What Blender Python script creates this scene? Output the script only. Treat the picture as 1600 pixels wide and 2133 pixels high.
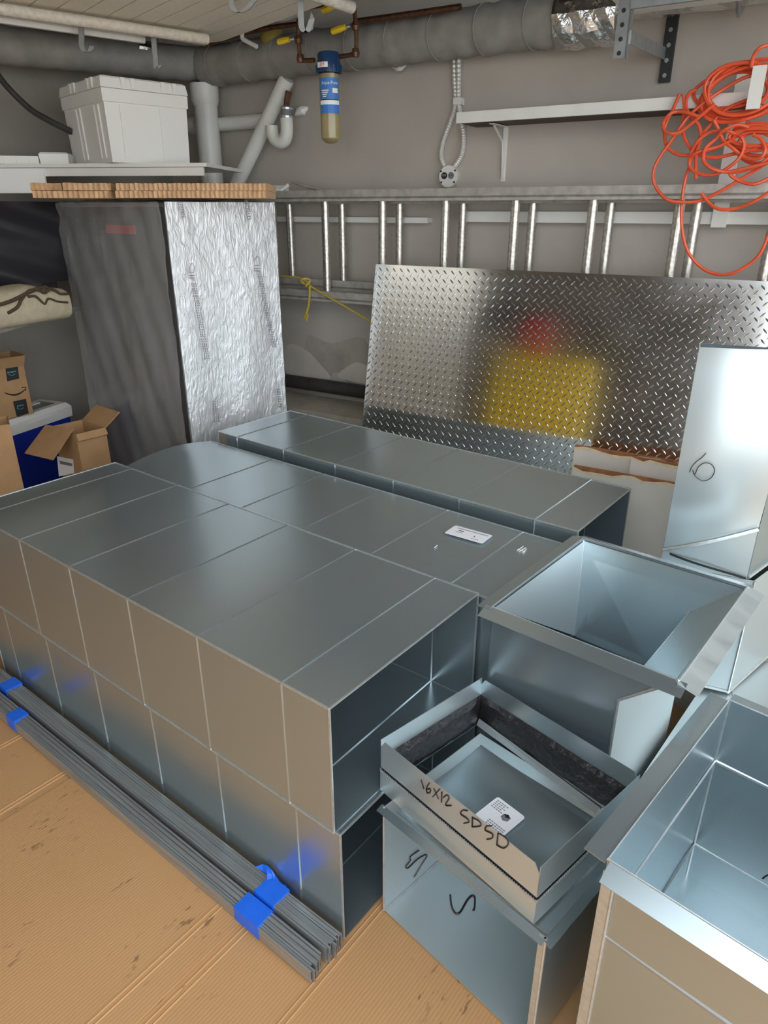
import bpy, math, random
from mathutils import Vector as V, Matrix
random.seed(7)
R = math.radians
SC = bpy.context.scene
for o in list(bpy.data.objects): bpy.data.objects.remove(o)
COL = SC.collection

# ---------------------------------------------------------------- camera, sky, light, exposure
F, TH, CZ = 1448.0, 0.4108, 1.42          # focal length in pixels, pitch, camera height
cam = bpy.data.cameras.new('camera'); co = bpy.data.objects.new('camera', cam); COL.objects.link(co)
co.location = (0, 0, CZ); co.rotation_euler = (R(90) - TH, 0, 0)
cam.sensor_fit = 'VERTICAL'; cam.sensor_height = 36.0; cam.lens = 36.0 * F / 2133.0
cam.clip_start = 0.02
SC.camera = co
SC.view_settings.view_transform = 'Standard'; SC.view_settings.look = 'None'
SC.view_settings.gamma = 1.0; SC.view_settings.exposure = 0.0
SC.view_settings.use_curve_mapping = False
w = bpy.data.worlds.new('sky'); SC.world = w; w.use_nodes = True
bg = w.node_tree.nodes['Background']; bg.inputs[0].default_value = (0.90, 0.955, 1.0, 1); bg.inputs[1].default_value = 3.3
# ---------------------------------------------------------------- pixel geometry of the measured photograph
c_, s_ = math.cos(TH), math.sin(TH)
CAM = V((0, 0, CZ))
def ray(x, y):
    X = (x - 800) / F; Y = -(y - 1066.5) / F
    return V((X, c_ + Y * s_, -s_ + Y * c_))
def atz(x, y, z): r = ray(x, y); return CAM + r * ((z - CZ) / r.z)
def atY(x, y, yy): r = ray(x, y); return CAM + r * (yy / r.y)
def onp(x, y, p, n):
    r = ray(x, y); n = V(n); return CAM + r * ((V(p) - CAM).dot(n) / r.dot(n))
PHI = R(31)
WE = V((math.cos(PHI), -math.sin(PHI), 0)); WN = V((math.sin(PHI), math.cos(PHI), 0))
def wl(x, y, D):                                # (s, D, z) in the back wall's own frame
    p = onp(x, y, WN * D, WN); return V((p.dot(WE), D, p.z))
MW = Matrix.Rotation(-PHI, 4, 'Z')              # back wall frame
def FR(loc, deg): return Matrix.Translation(loc) @ Matrix.Rotation(R(deg), 4, 'Z')

# ---------------------------------------------------------------- materials
MT = {}
def mat(name, col=(.5, .5, .5), rough=.5, metal=0.0, noise=0.0, nscale=20, col2=None, bump=0.0, bscale=60, stretch=(1, 1, 1), trans=0.0, alpha=1.0, spec=None, rvar=0.0, coords='Object'):
    m = bpy.data.materials.new(name); m.use_nodes = True
    nt = m.node_tree; b = nt.nodes['Principled BSDF']
    b.inputs['Base Color'].default_value = (*col, 1); b.inputs['Roughness'].default_value = rough
    b.inputs['Metallic'].default_value = metal
    if spec is not None: b.inputs['Specular IOR Level'].default_value = spec
    if trans: b.inputs['Transmission Weight'].default_value = trans
    if alpha < 1: b.inputs['Alpha'].default_value = alpha
    tc = nt.nodes.new('ShaderNodeTexCoord'); mp = nt.nodes.new('ShaderNodeMapping')
    mp.inputs['Scale'].default_value = stretch
    nt.links.new(tc.outputs[coords], mp.inputs[0])
    if noise or col2:
        n = nt.nodes.new('ShaderNodeTexNoise'); n.inputs['Scale'].default_value = nscale; n.inputs['Detail'].default_value = 6
        nt.links.new(mp.outputs[0], n.inputs[0])
        mx = nt.nodes.new('ShaderNodeMix'); mx.data_type = 'RGBA'
        c2 = col2 if col2 else tuple(max(0, x * (1 - noise)) for x in col)
        mx.inputs[6].default_value = (*col, 1); mx.inputs[7].default_value = (*c2, 1)
        cr = nt.nodes.new('ShaderNodeValToRGB'); cr.color_ramp.elements[0].position = .35; cr.color_ramp.elements[1].position = .7
        nt.links.new(n.outputs[0], cr.inputs[0]); nt.links.new(cr.outputs[0], mx.inputs[0])
        nt.links.new(mx.outputs[2], b.inputs['Base Color'])
    if rvar:
        n3 = nt.nodes.new('ShaderNodeTexNoise'); n3.inputs['Scale'].default_value = 7; n3.inputs['Detail'].default_value = 4
        nt.links.new(mp.outputs[0], n3.inputs[0])
        mr = nt.nodes.new('ShaderNodeMapRange'); mr.inputs[1].default_value = .3; mr.inputs[2].default_value = .7
        mr.inputs[3].default_value = rough - rvar; mr.inputs[4].default_value = rough + rvar
        nt.links.new(n3.outputs[0], mr.inputs[0]); nt.links.new(mr.outputs[0], b.inputs['Roughness'])
    if bump:
        n2 = nt.nodes.new('ShaderNodeTexNoise'); n2.inputs['Scale'].default_value = bscale; n2.inputs['Detail'].default_value = 5
        nt.links.new(mp.outputs[0], n2.inputs[0])
        bp = nt.nodes.new('ShaderNodeBump'); bp.inputs['Strength'].default_value = bump; bp.inputs['Distance'].default_value = .01
        nt.links.new(n2.outputs[0], bp.inputs['Height']); nt.links.new(bp.outputs[0], b.inputs['Normal'])
    MT[name] = m; return m
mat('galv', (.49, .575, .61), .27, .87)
mat('galv_lit', (.68, .76, .78), .34, .78)  # lighter copy of galv: daylight on these faces is put into the colour
mat('galv_seam', (.70, .75, .76), .35, .8, noise=.15, nscale=80)
mat('galv_strip', (.50, .52, .53), .40, .75, noise=.35, nscale=300, stretch=(.02, 1, 1))
mat('alu_plate', (.74, .73, .71), .125, 1, noise=.06, nscale=30, rvar=.03)
mat('alu_lug', (.80, .79, .77), .24, 1)
mat('alu_rung', (.70, .66, .60), .34, .9, noise=.45, nscale=70, bump=.03, bscale=120)
mat('alu_rail', (.52, .49, .44), .5, .35, noise=.3, nscale=30)
mat('foil', (.80, .78, .76), .22, 1, bump=.7, bscale=28)
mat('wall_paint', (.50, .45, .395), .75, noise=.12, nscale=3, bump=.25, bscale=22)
mat('wall_paint_shaded', (.34, .31, .27), .8, noise=.15, nscale=3, bump=.25, bscale=22)  # darker than the back wall: shade of the left corner put into the colour
mat('wall_brown', (.055, .042, .032), .8, noise=.5, nscale=2.5)
mat('wall_light', (.80, .75, .66), .7, noise=.2, nscale=2)
mat('ceiling_dark', (.16, .14, .12), .9, noise=.4, nscale=6)
mat('wall_stain', (.43, .385, .33), .85, noise=.3, nscale=8)
mat('wall_chip', (.62, .56, .49), .85, noise=.15, nscale=8)
mat('concrete', (.42, .39, .34), .9, noise=.25, nscale=8, bump=.2)
mat('ledge', (.50, .45, .36), .9, noise=.3, nscale=9, bump=.3, bscale=30)
mat('white_wood', (.80, .78, .73), .5, noise=.06, nscale=12)
mat('ceil_panel', (.95, .88, .75), .6, noise=.16, nscale=16, stretch=(1.5, 30, 1), bump=.05)
mat('cream_rod', (.80, .73, .62), .6, noise=.2, nscale=60, bump=.3, bscale=90)
mat('bin_plastic', (.80, .79, .75), .45)
mat('pvc', (.80, .79, .74), .35, noise=.08, nscale=9)
mat('insul', (.33, .31, .28), .7, noise=.25, nscale=14, bump=.3, bscale=16, stretch=(1, 1, 1))
mat('copper', (.20, .10, .06), .5, .8, noise=.5, nscale=50)
mat('yellow_handle', (.85, .58, .02), .4)
mat('blue_cap', (.010, .045, .13), .35)
mat('red', (.65, .03, .03), .4)
mat('white_print', (.9, .9, .88), .5)
mat('blue_print', (.05, .20, .58), .45)
mat('black_print', (.015, .013, .012), .5)
mat('grey_print', (.20, .20, .215), .6)
mat('cyan_print', (.15, .55, .62), .5)
mat('filter_core', (.78, .66, .36), .5, noise=.1, nscale=50)
mat('clear_bowl', (.95, .92, .85), .06, trans=1.0)
mat('orange_cord', (.80, .11, .04), .38, noise=.12, nscale=30)
mat('dark_pipe', (.05, .045, .04), .7, noise=.4, nscale=20)
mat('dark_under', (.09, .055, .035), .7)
mat('conduit', (.70, .68, .63), .4, .3)
mat('box_brown', (.42, .245, .115), .8, noise=.12, nscale=18)
mat('box_brown_in', (.30, .17, .08), .85)
mat('pad_brown', (.68, .45, .26), .8, noise=.25, nscale=40)
mat('cooler_blue', (.010, .030, .33), .35)
mat('cooler_white', (.82, .80, .75), .45)
mat('rug', (.50, .43, .30), .95, noise=.15, nscale=40, bump=.3, bscale=200)
mat('rug_dark', (.07, .045, .025), .95)
mat('dark_wrap', (.03, .028, .032), .3, bump=.25, bscale=9)
mat('blue_tape', (.010, .13, .72), .38, noise=.1, nscale=30, bump=.15, bscale=60)
mat('marker', (.02, .012, .012), .35)
mat('black_vinyl', (.018, .017, .020), .32, bump=.7, bscale=45)
mat('rope', (.58, .43, .06), .6, noise=.4, nscale=200)
mat('board_face', (.78, .74, .66), .6, noise=.06, nscale=10, bump=.05)
mat('board_edge', (.42, .16, .06), .8, noise=.4, nscale=25)
mat('board_chip', (.85, .70, .45), .8, noise=.2, nscale=30)
mat('strut_grey', (.40, .42, .42), .45, .8, noise=.2, nscale=30)
mat('strut_black', (.03, .035, .035), .5, .4)
mat('yellow_body', (.80, .56, .03), .5)
mat('sticker', (.86, .86, .90), .45)
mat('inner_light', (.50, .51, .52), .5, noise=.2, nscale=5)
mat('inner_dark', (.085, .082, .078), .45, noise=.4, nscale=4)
mat('dirty_yellow', (.35, .26, .05), .7, noise=.3)

def film(name, dens, rough, tint, bscale, bump, metal=0.0):
    m = bpy.data.materials.new(name); m.use_nodes = True; nt = m.node_tree; nt.nodes.clear()
    out = nt.nodes.new('ShaderNodeOutputMaterial'); tr = nt.nodes.new('ShaderNodeBsdfTransparent')
    p = nt.nodes.new('ShaderNodeBsdfPrincipled'); p.inputs['Base Color'].default_value = (*tint, 1); p.inputs['Roughness'].default_value = rough
    p.inputs['Specular IOR Level'].default_value = 1.0; p.inputs['Metallic'].default_value = metal
    tc = nt.nodes.new('ShaderNodeTexCoord'); mp = nt.nodes.new('ShaderNodeMapping'); mp.inputs['Scale'].default_value = (1.6, 1.6, .55)
    nt.links.new(tc.outputs['Object'], mp.inputs[0])
    n = nt.nodes.new('ShaderNodeTexNoise'); n.inputs['Scale'].default_value = bscale; n.inputs['Detail'].default_value = 7; n.inputs['Distortion'].default_value = 1.2
    nt.links.new(mp.outputs[0], n.inputs[0])
    bp = nt.nodes.new('ShaderNodeBump'); bp.inputs['Strength'].default_value = bump; bp.inputs['Distance'].default_value = .03
    nt.links.new(n.outputs[0], bp.inputs['Height']); nt.links.new(bp.outputs[0], p.inputs['Normal'])
    mx = nt.nodes.new('ShaderNodeMixShader'); mx.inputs[0].default_value = dens
    nt.links.new(tr.outputs[0], mx.inputs[1]); nt.links.new(p.outputs[0], mx.inputs[2]); nt.links.new(mx.outputs[0], out.inputs[0])
    MT[name] = m
film('film_clear', .26, .14, (.55, .55, .55), 6, .35)
film('film_white', .86, .22, (.80, .81, .82), 30, .45, .30)

def cardboard():
    m = mat('cardboard', (.60, .36, .185), .78)
    nt = m.node_tree; b = nt.nodes['Principled BSDF']
    tc = nt.nodes.new('ShaderNodeTexCoord')
    # broad tone
    n = nt.nodes.new('ShaderNodeTexNoise'); n.inputs['Scale'].default_value = 2.5; n.inputs['Detail'].default_value = 5
    nt.links.new(tc.outputs['Object'], n.inputs[0])
    mx = nt.nodes.new('ShaderNodeMix'); mx.data_type = 'RGBA'; mx.inputs[6].default_value = (.425, .225, .09, 1); mx.inputs[7].default_value = (.50, .28, .125, 1)
    nt.links.new(n.outputs[0], mx.inputs[0])
    # scuffs: thin dark shoe smears, patchy
    mp = nt.nodes.new('ShaderNodeMapping'); mp.inputs['Scale'].default_value = (1.0, .35, 1); mp.inputs['Rotation'].default_value = (0, 0, R(25))
    nt.links.new(tc.outputs['Object'], mp.inputs[0])
    w = nt.nodes.new('ShaderNodeTexNoise'); w.inputs['Scale'].default_value = 95; w.inputs['Detail'].default_value = 3
    nt.links.new(mp.outputs[0], w.inputs[0])
    pn = nt.nodes.new('ShaderNodeTexNoise'); pn.inputs['Scale'].default_value = 5.5; pn.inputs['Detail'].default_value = 2
    nt.links.new(tc.outputs['Object'], pn.inputs[0])
    r1 = nt.nodes.new('ShaderNodeValToRGB'); r1.color_ramp.elements[0].position = .60; r1.color_ramp.elements[1].position = .66
    r2 = nt.nodes.new('ShaderNodeValToRGB'); r2.color_ramp.elements[0].position = .53; r2.color_ramp.elements[1].position = .62
    nt.links.new(w.outputs[0], r1.inputs[0]); nt.links.new(pn.outputs[0], r2.inputs[0])
    ml = nt.nodes.new('ShaderNodeMath'); ml.operation = 'MULTIPLY'
    nt.links.new(r1.outputs[0], ml.inputs[0]); nt.links.new(r2.outputs[0], ml.inputs[1])
    ms = nt.nodes.new('ShaderNodeMath'); ms.operation = 'MULTIPLY'; ms.inputs[1].default_value = .75
    nt.links.new(ml.outputs[0], ms.inputs[0])
    m2 = nt.nodes.new('ShaderNodeMix'); m2.data_type = 'RGBA'; m2.inputs[7].default_value = (.17, .085, .035, 1)
    nt.links.new(ms.outputs[0], m2.inputs[0]); nt.links.new(mx.outputs[2], m2.inputs[6])
    nt.links.new(m2.outputs[2], b.inputs['Base Color'])
    # corrugation relief: flutes run along local y
    wv = nt.nodes.new('ShaderNodeTexWave'); wv.inputs['Scale'].default_value = 42; wv.inputs['Distortion'].default_value = 1.2; wv.inputs['Detail'].default_value = 2; wv.inputs['Detail Scale'].default_value = .4
    nt.links.new(tc.outputs['Object'], wv.inputs[0])
    bp = nt.nodes.new('ShaderNodeBump'); bp.inputs['Strength'].default_value = .09; bp.inputs['Distance'].default_value = .004
    nt.links.new(wv.outputs[1], bp.inputs['Height']); nt.links.new(bp.outputs[0], b.inputs['Normal'])
cardboard()

# ---------------------------------------------------------------- mesh helpers
class MB:
    def __init__(s, M=None): s.v = []; s.f = []; s.M = M or Matrix()
    def add(s, vs, fs):
        k = len(s.v); s.v += [s.M @ V(p) for p in vs]; s.f += [tuple(i + k for i in f) for f in fs]; return s
    def box(s, a, b):
        x0, y0, z0 = a; x1, y1, z1 = b
        return s.add([(x0, y0, z0), (x1, y0, z0), (x1, y1, z0), (x0, y1, z0), (x0, y0, z1), (x1, y0, z1), (x1, y1, z1), (x0, y1, z1)],
                     [(3, 2, 1, 0), (4, 5, 6, 7), (0, 1, 5, 4), (1, 2, 6, 5), (2, 3, 7, 6), (3, 0, 4, 7)])
    def cbox(s, a, b, c):                        # box with chamfered vertical + horizontal edges
        x0, y0, z0 = a; x1, y1, z1 = b
        def ring(d, z): return [(x0 + d, y0 + d + c, z), (x0 + d + c, y0 + d, z), (x1 - d - c, y0 + d, z), (x1 - d, y0 + d + c, z), (x1 - d, y1 - d - c, z), (x1 - d - c, y1 - d, z), (x0 + d + c, y1 - d, z), (x0 + d, y1 - d - c, z)]
        return s.rings([ring(c, z0), ring(0, z0 + c), ring(0, z1 - c), ring(c, z1)])
    def rings(s, rs, cap=True, closed=True):
        n = len(rs[0]); vs = [p for r in rs for p in r]; fs = []
        for i in range(len(rs) - 1):
            for j in range(n if closed else n - 1):
                k = (j + 1) % n; fs.append((i * n + j, i * n + k, (i + 1) * n + k, (i + 1) * n + j))
        if cap: fs.append(tuple(reversed(range(n)))); fs.append(tuple((len(rs) - 1) * n + j for j in range(n)))
        return s.add(vs, fs)
    def poly(s, pts, t, nrm=None):               # thin plate: polygon extruded by t along its normal
        P = [V(p) for p in pts]
        nn = V(nrm) if nrm is not None else (P[1] - P[0]).cross(P[2] - P[0]).normalized()
        n = len(P); Q = [p + nn * t for p in P]
        return s.add(P + Q, [tuple(reversed(range(n))), tuple(range(n, 2 * n))] + [(i, (i + 1) % n, n + (i + 1) % n, n + i) for i in range(n)])
    def sheet(s, o, ux, uy, nx, ny, t, disp=None):   # gridded plate with thickness and displacement along its normal
        o, ux, uy = V(o), V(ux), V(uy); nn = ux.cross(uy).normalized(); vs = []
        for k in (0, 1):
            for j in range(ny + 1):
                for i in range(nx + 1):
                    a, b = i / nx, j / ny; d = disp(a, b) if disp else 0
                    vs.append(o + ux * a + uy * b + nn * (d - (t if k == 0 else 0)))
        N = (nx + 1) * (ny + 1); fs = []
        g = lambda i, j, k: k * N + j * (nx + 1) + i
        for j in range(ny):
            for i in range(nx):
                fs.append((g(i, j, 1), g(i + 1, j, 1), g(i + 1, j + 1, 1), g(i, j + 1, 1)))
                fs.append((g(i, j + 1, 0), g(i + 1, j + 1, 0), g(i + 1, j, 0), g(i, j, 0)))
        for i in range(nx):
            fs.append((g(i, 0, 0), g(i + 1, 0, 0), g(i + 1, 0, 1), g(i, 0, 1))); fs.append((g(i + 1, ny, 0), g(i, ny, 0), g(i, ny, 1), g(i + 1, ny, 1)))
        for j in range(ny):
            fs.append((g(0, j + 1, 0), g(0, j, 0), g(0, j, 1), g(0, j + 1, 1))); fs.append((g(nx, j, 0), g(nx, j + 1, 0), g(nx, j + 1, 1), g(nx, j, 1)))
        return s.add(vs, fs)
    def tube(s, path, r, n=8, close=False):
        P = [V(p) for p in path]; rs = []; up = V((0, 0, 1)); prev = None
        m = len(P)
        for i in range(m):
            a = P[(i - 1) % m] if (i or close) else P[0]; b = P[(i + 1) % m] if (i < m - 1 or close) else P[-1]
            d = (b - a).normalized() if (b - a).length > 1e-9 else V((0, 0, 1))
            if prev is None:
                u = d.cross(up) if abs(d.z) < .9 else d.cross(V((1, 0, 0)))
            else: u = prev - d * prev.dot(d)
            u = u.normalized() if u.length > 1e-9 else V((1, 0, 0)); prev = u; v = d.cross(u)
            rr = r[i] if isinstance(r, (list, tuple)) else r
            rs.append([P[i] + (u * math.cos(2 * math.pi * k / n) + v * math.sin(2 * math.pi * k / n)) * rr for k in range(n)])
        if close: rs.append(rs[0])
        return s.rings(rs, cap=not close)
    def lathe(s, prof, c, n=20):
        c = V(c); return s.rings([[c + V((r * math.cos(2 * math.pi * k / n), r * math.sin(2 * math.pi * k / n), z)) for k in range(n)] for r, z in prof])
    def part(s, name, m, parent=None, smooth=False):
        me = bpy.data.meshes.new(name)
        vs = s.v
        if parent is not None:
            inv = XF[parent.name].inverted(); vs = [inv @ p for p in vs]
        me.from_pydata([tuple(p) for p in vs], [], s.f); me.materials.append(MT[m]); me.update()
        if smooth:
            for p in me.polygons: p.use_smooth = True
            try: me.set_sharp_from_angle(angle=R(40))
            except Exception: pass
        o = bpy.data.objects.new(name, me); COL.objects.link(o)
        if parent is not None: o.parent = parent
        XF[o.name] = XF[parent.name] if parent is not None else Matrix()
        return o
XF = {}
def tag(o, label, cat, group=None):
    o['label'] = label; o['category'] = cat
    if group: o['group'] = group
    return o
def thing(name, label, cat, loc=(0, 0, 0), rz=0, group=None):
    o = bpy.data.objects.new(name, None); COL.objects.link(o); o.empty_display_size = .05
    o.location = loc; o.rotation_euler = (0, 0, R(rz)); XF[o.name] = FR(V(loc), rz)
    return tag(o, label, cat, group)
def solo(mb, name, m, label, cat, loc, rz=0, group=None, smooth=False):   # a thing that is one mesh, origin at its base
    XF['__t'] = FR(V(loc), rz)
    class _P: name = '__t'
    me = bpy.data.meshes.new(name); inv = XF['__t'].inverted()
    me.from_pydata([tuple(inv @ p) for p in mb.v], [], mb.f); me.materials.append(MT[m]); me.update()
    if smooth:
        for p in me.polygons: p.use_smooth = True
        me.set_sharp_from_angle(angle=R(40))
    o = bpy.data.objects.new(name, me); COL.objects.link(o); o.location = loc; o.rotation_euler = (0, 0, R(rz)); XF[o.name] = FR(V(loc), rz)
    return tag(o, label, cat, group)
def struct(mb, name, m):
    o = mb.part(name, m); o['kind'] = 'structure'; return o
def spl(pts, k=6, close=False):                  # Catmull-Rom
    P = [V(p) for p in pts]; n = len(P); out = []
    for i in range(n if close else n - 1):
        g = lambda j: P[j % n] if close else P[min(max(j, 0), n - 1)]
        p0, p1, p2, p3 = g(i - 1), g(i), g(i + 1), g(i + 2)
        for q in range(k):
            t = q / k
            out.append(.5 * ((2 * p1) + (p2 - p0) * t + (2 * p0 - 5 * p1 + 4 * p2 - p3) * t * t + (3 * p1 - p0 - 3 * p2 + p3) * t ** 3))
    if not close: out.append(P[-1])
    return out
def text_mesh(txt, size, M, name, m, parent, bend=None):
    cu = bpy.data.curves.new('t', 'FONT'); cu.body = txt; cu.size = size; cu.align_x = 'CENTER'; cu.align_y = 'CENTER'; cu.resolution_u = 2
    o = bpy.data.objects.new('t', cu); me = bpy.data.meshes.new_from_object(o)
    mb = MB(M)
    vs = [V(v.co) for v in me.vertices]
    if bend: vs = [V((bend * math.sin(v.x / bend), v.y, bend * math.cos(v.x / bend) - bend)) for v in vs]
    mb.add(vs, [tuple(p.vertices) for p in me.polygons])
    bpy.data.objects.remove(o); bpy.data.curves.remove(cu); bpy.data.meshes.remove(me)
    return mb.part(name, m, parent)

# ================================================================ SETTING
WD = 2.98
struct(MB().poly([(-7, -7, -.012), (7, -7, -.012), (7, 6, -.012), (-7, 6, -.012)], .05, (0, 0, -1)), 'floor', 'concrete')
struct(MB(MW).box((-3.45, WD, -.012), (3.2, WD + .15, 2.50)), 'wall_back', 'wall_paint')
CORN = WE * -2.905 + WN * WD; 
LU = V((math.sin(R(50)), math.cos(R(50)), 0)); LN = V((math.cos(R(50)), -math.sin(R(50)), 0))
CORN = CORN - LN * .20
MLW = Matrix(((LU.x, -LN.x, 0, CORN.x), (LU.y, -LN.y, 0, CORN.y), (0, 0, 1, 0), (0, 0, 0, 1)))     # x along wall to corner, y outwards
struct(MB(MLW).box((-5.2, 0, -.012), (.42, .15, 2.50)), 'wall_left', 'wall_paint_shaded')
wb0 = MLW @ V((-5.1, 0, 0))
MWB = Matrix(((LN.x, LU.x, 0, wb0.x), (LN.y, LU.y, 0, wb0.y), (0, 0, 1, 0), (0, 0, 0, 1)))
struct(MB(MWB).box((1.45, -.15, -.012), (4.6, 0, 3.0)), 'wall_added_dark', 'wall_brown')  # unseen wall added to block low sky and darken the plate's reflection
struct(MB(MWB).box((-.3, -.15, -.012), (1.44, 0, 3.0)), 'wall_added_light', 'wall_light')  # unseen pale stretch added so the plate's left part reflects bright
struct(MB().poly([(-1.5, 4.7, 2.5), (-4.5, 2.2, 2.5), (-4.1, .7, 2.5), (-2.3, -1.9, 2.5), (-.9, .3, 2.5), (4.2, 1.25, 2.5), (4.2, 1.7, 2.5)], .1, (0, 0, 1)), 'ceiling', 'ceiling_dark')  # unseen edge of the ceiling is shaped to steer where sky light enters
struct(MB(MW).box((-2.9, 2.70, -.012), (1.5, WD, .50)), 'trim_1', 'ledge')          # concrete ledge at the foot of the wall

# ---- cardboard sheets on the floor (frame of the ducts)
YAW = 38.0
DL = V((-math.cos(R(YAW)), math.sin(R(YAW)), 0)); DW = V((math.sin(R(YAW)), math.cos(R(YAW)), 0))
MD = Matrix.Rotation(R(-YAW), 4, 'Z')            # x = -DL, y = DW
def sheet_card(l0, l1, w0, w1, z, label):
    c = MD @ V((-(l0 + l1) / 2, (w0 + w1) / 2, z - .005))
    t = thing('cardboard_sheet', label, 'cardboard', c, -YAW, 'flattened cardboard on the floor')
    MB(MD).box((-l1, w0, z - .005), (-l0, w1, z)).part('panel', 'cardboard', t)
    return t
t1 = sheet_card(-1.6, .925, -1.6, 1.95, -.0065, 'bare tan cardboard sheet under the S boxes and the near corner of the ducts')
t2 = sheet_card(.88, 1.562, -1.6, 1.6, .0, 'scuffed tan cardboard sheet with a raised edge, left of the taped strips')
t3 = sheet_card(1.555, 3.3, -1.6, 1.55, -.0055, 'tan cardboard sheet at the far left beneath the taped strip ends')
def crease(t, l, w0, w1, z):
    m = MB(MD)
    for d, h in ((-.006, .0022), (.006, .0022)):
        m.rings([[(-(l + d) + a, w, z + b) for a, b in ((-.003, -.001), (0, h), (.003, -.001))] for w in (w0, w1)])
    m.part('crease', 'cardboard', t)
crease(t1, .663, -1.6, 1.2, -.0065); crease(t1, .862, -1.6, 1.2, -.0065); crease(t2, .945, -1.6, 1.2, .0); crease(t3, 1.84, -1.6, 1.2, -.0055); crease(t3, 1.60, -1.6, 1.2, -.0055); crease(t1, .28, -1.6, .9, -.0065)

# ================================================================ DUCTS
def duct(label, near, Lx, Wy, z0, H, beads, seed, group, bulge=0.0, sag=.0025, bead_sides=('top', 'front', 'back', 'bottom')):
    """straight rectangular duct, open ends; near = near-right corner (duct frame x,y); runs to -x, +y"""
    rnd = random.Random(seed)
    x1, y0 = near; x0 = x1 - Lx; y1 = y0 + Wy; z1 = z0 + H; T = .0016
    c = MD @ V(((x0 + x1) / 2, (y0 + y1) / 2, z0))
    t = thing('rectangular_duct', label, 'duct', c, -YAW, group)
    xs = [x1 - b for b in beads]; edges = sorted([x0] + xs + [x1])
    amp = [rnd.uniform(-1, 1) for _ in range(len(edges))]
    def pillow(flip=1):
        def d(a, b):
            x = x0 + a * Lx
            for i in range(len(edges) - 1):
                if edges[i] <= x <= edges[i + 1] + 1e-9:
                    u = (x - edges[i]) / (edges[i + 1] - edges[i])
                    return flip * sag * amp[i] * math.sin(math.pi * u) * math.sin(math.pi * b) + bulge * math.sin(math.pi * b) * a * 0
            return 0
        return d
    def top_d(a, b):
        e = max(0, 1 - a * 5)                     # far end lip bows up
        return pillow()(a, b) + bulge * e * e * math.sin(math.pi * b)
    P = {}
    P['top'] = MB(MD).sheet((x0, y0, z1), (Lx, 0, 0), (0, Wy, 0), 42, 10, T, top_d).part('top_panel', 'galv', t, True)
    P['bottom'] = MB(MD).sheet((x0, y0, z0 + T), (Lx, 0, 0), (0, Wy, 0), 6, 2, T).part('bottom_panel', 'galv', t)
    P['front'] = MB(MD).sheet((x0, y0, z0), (Lx, 0, 0), (0, 0, H), 42, 6, T, pillow(.5)).part('front_panel', 'galv', t, True)
    P['back'] = MB(MD).sheet((x0, y1 - T, z0), (Lx, 0, 0), (0, 0, H), 42, 6, T, pillow(.5)).part('back_panel', 'galv', t, True)
    h, wd = .0024, .0048
    for x in xs:
        pr = ((-wd, 0), (-wd * .4, h), (wd * .4, h), (wd, 0))
        if 'top' in bead_sides: MB(MD).rings([[(x + a, y, z1 - .0004 + b) for a, b in pr] for y in (y0, y1)]).part('bead', 'galv', P['top'])
        if 'front' in bead_sides: MB(MD).rings([[(x + a, y0 + .0004 - b * 1.1, z) for a, b in pr] for z in (z0, z1)]).part('bead', 'galv', P['front'])
        if 'back' in bead_sides: MB(MD).rings([[(x + a, y1 - 2 * T - b, z) for a, b in pr] for z in (z0, z1)]).part('bead', 'galv', P['back'])
        if 'bottom' in bead_sides: MB(MD).rings([[(x + a, y, z0 + 1.9 * T + b) for a, b in pr] for y in (y0, y1)]).part('bead', 'galv', P['bottom'])
    # folded corner locks and the bright hem at the open ends
    for y, z in ((y0, z1), (y1, z1), (y0, z0 + .002), (y1, z0 + .002)):
        MB(MD).box((x0, y - .002, z - .002), (x1, y + .002, z + .0018)).part('corner_lock', 'galv_seam', t)
    for x in (x0, x1):
        m = MB(MD)
        m.box((x - .0025, y0 - .0012, z0), (x + .001, y0 + .0022, z1)); m.box((x - .0025, y0, z1 - .002), (x + .001, y1, z1 + .0012)); m.box((x - .0025, y1 - .0022, z0), (x + .001, y1 + .0012, z1))
        m.part('end_hem', 'galv_seam', t)
    return t
def dxy(p): return (-(p.dot(DL)), p.dot(DW))
A0 = dxy(atz(686, 1477, .605))
BE = [.1235 + .25 * i for i in range(6)]
G = 'long rectangular ducts stacked on the cardboard'
DA2 = duct('lower front duct mirroring brown floor, under the big front duct', (A0[0] + .012, A0[1] + .005), 1.49, .51, 0.0, .302, BE, 2, G)
DA1 = duct('big front upper duct, its open end facing the S boxes', A0, 1.475, .513, .3025, .3025, BE, 1, G, bulge=.0)
B0 = (A0[0] + .055, A0[1] + .523)
w_b = .375
DB2 = duct('lower middle duct hidden under the one with the white label', B0, 1.49, w_b, 0.0, .292, BE, 4, G, bead_sides=())
DB1 = duct('middle upper duct with a white paper label on top', (B0[0], B0[1]), 1.49, w_b, .2925, .302, [b + .02 for b in BE], 3, G, bulge=.022)
C0 = dxy(atz(1205, 1107, .622))
DC2 = duct('lower rear duct under the narrow duct beside the tread plate', (C0[0], C0[1]), 1.49, .385, 0.0, .31, BE, 6, G, bead_sides=())
DC1 = duct('narrow rear upper duct lying alongside the tread plate', C0, 1.49, .395, .3105, .3115, [b + .008 for b in BE], 5, G)

def rrect(w_, h_, r=.006, n=4):
    out = []
    for cx, cy, a0 in ((w_ / 2 - r, h_ / 2 - r, 0), (-w_ / 2 + r, h_ / 2 - r, 90), (-w_ / 2 + r, -h_ / 2 + r, 180), (w_ / 2 - r, -h_ / 2 + r, 270)):
        for k in range(n + 1):
            a = R(a0 + 90 * k / n); out.append((cx + r * math.cos(a), cy + r * math.sin(a)))
    return out
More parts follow.
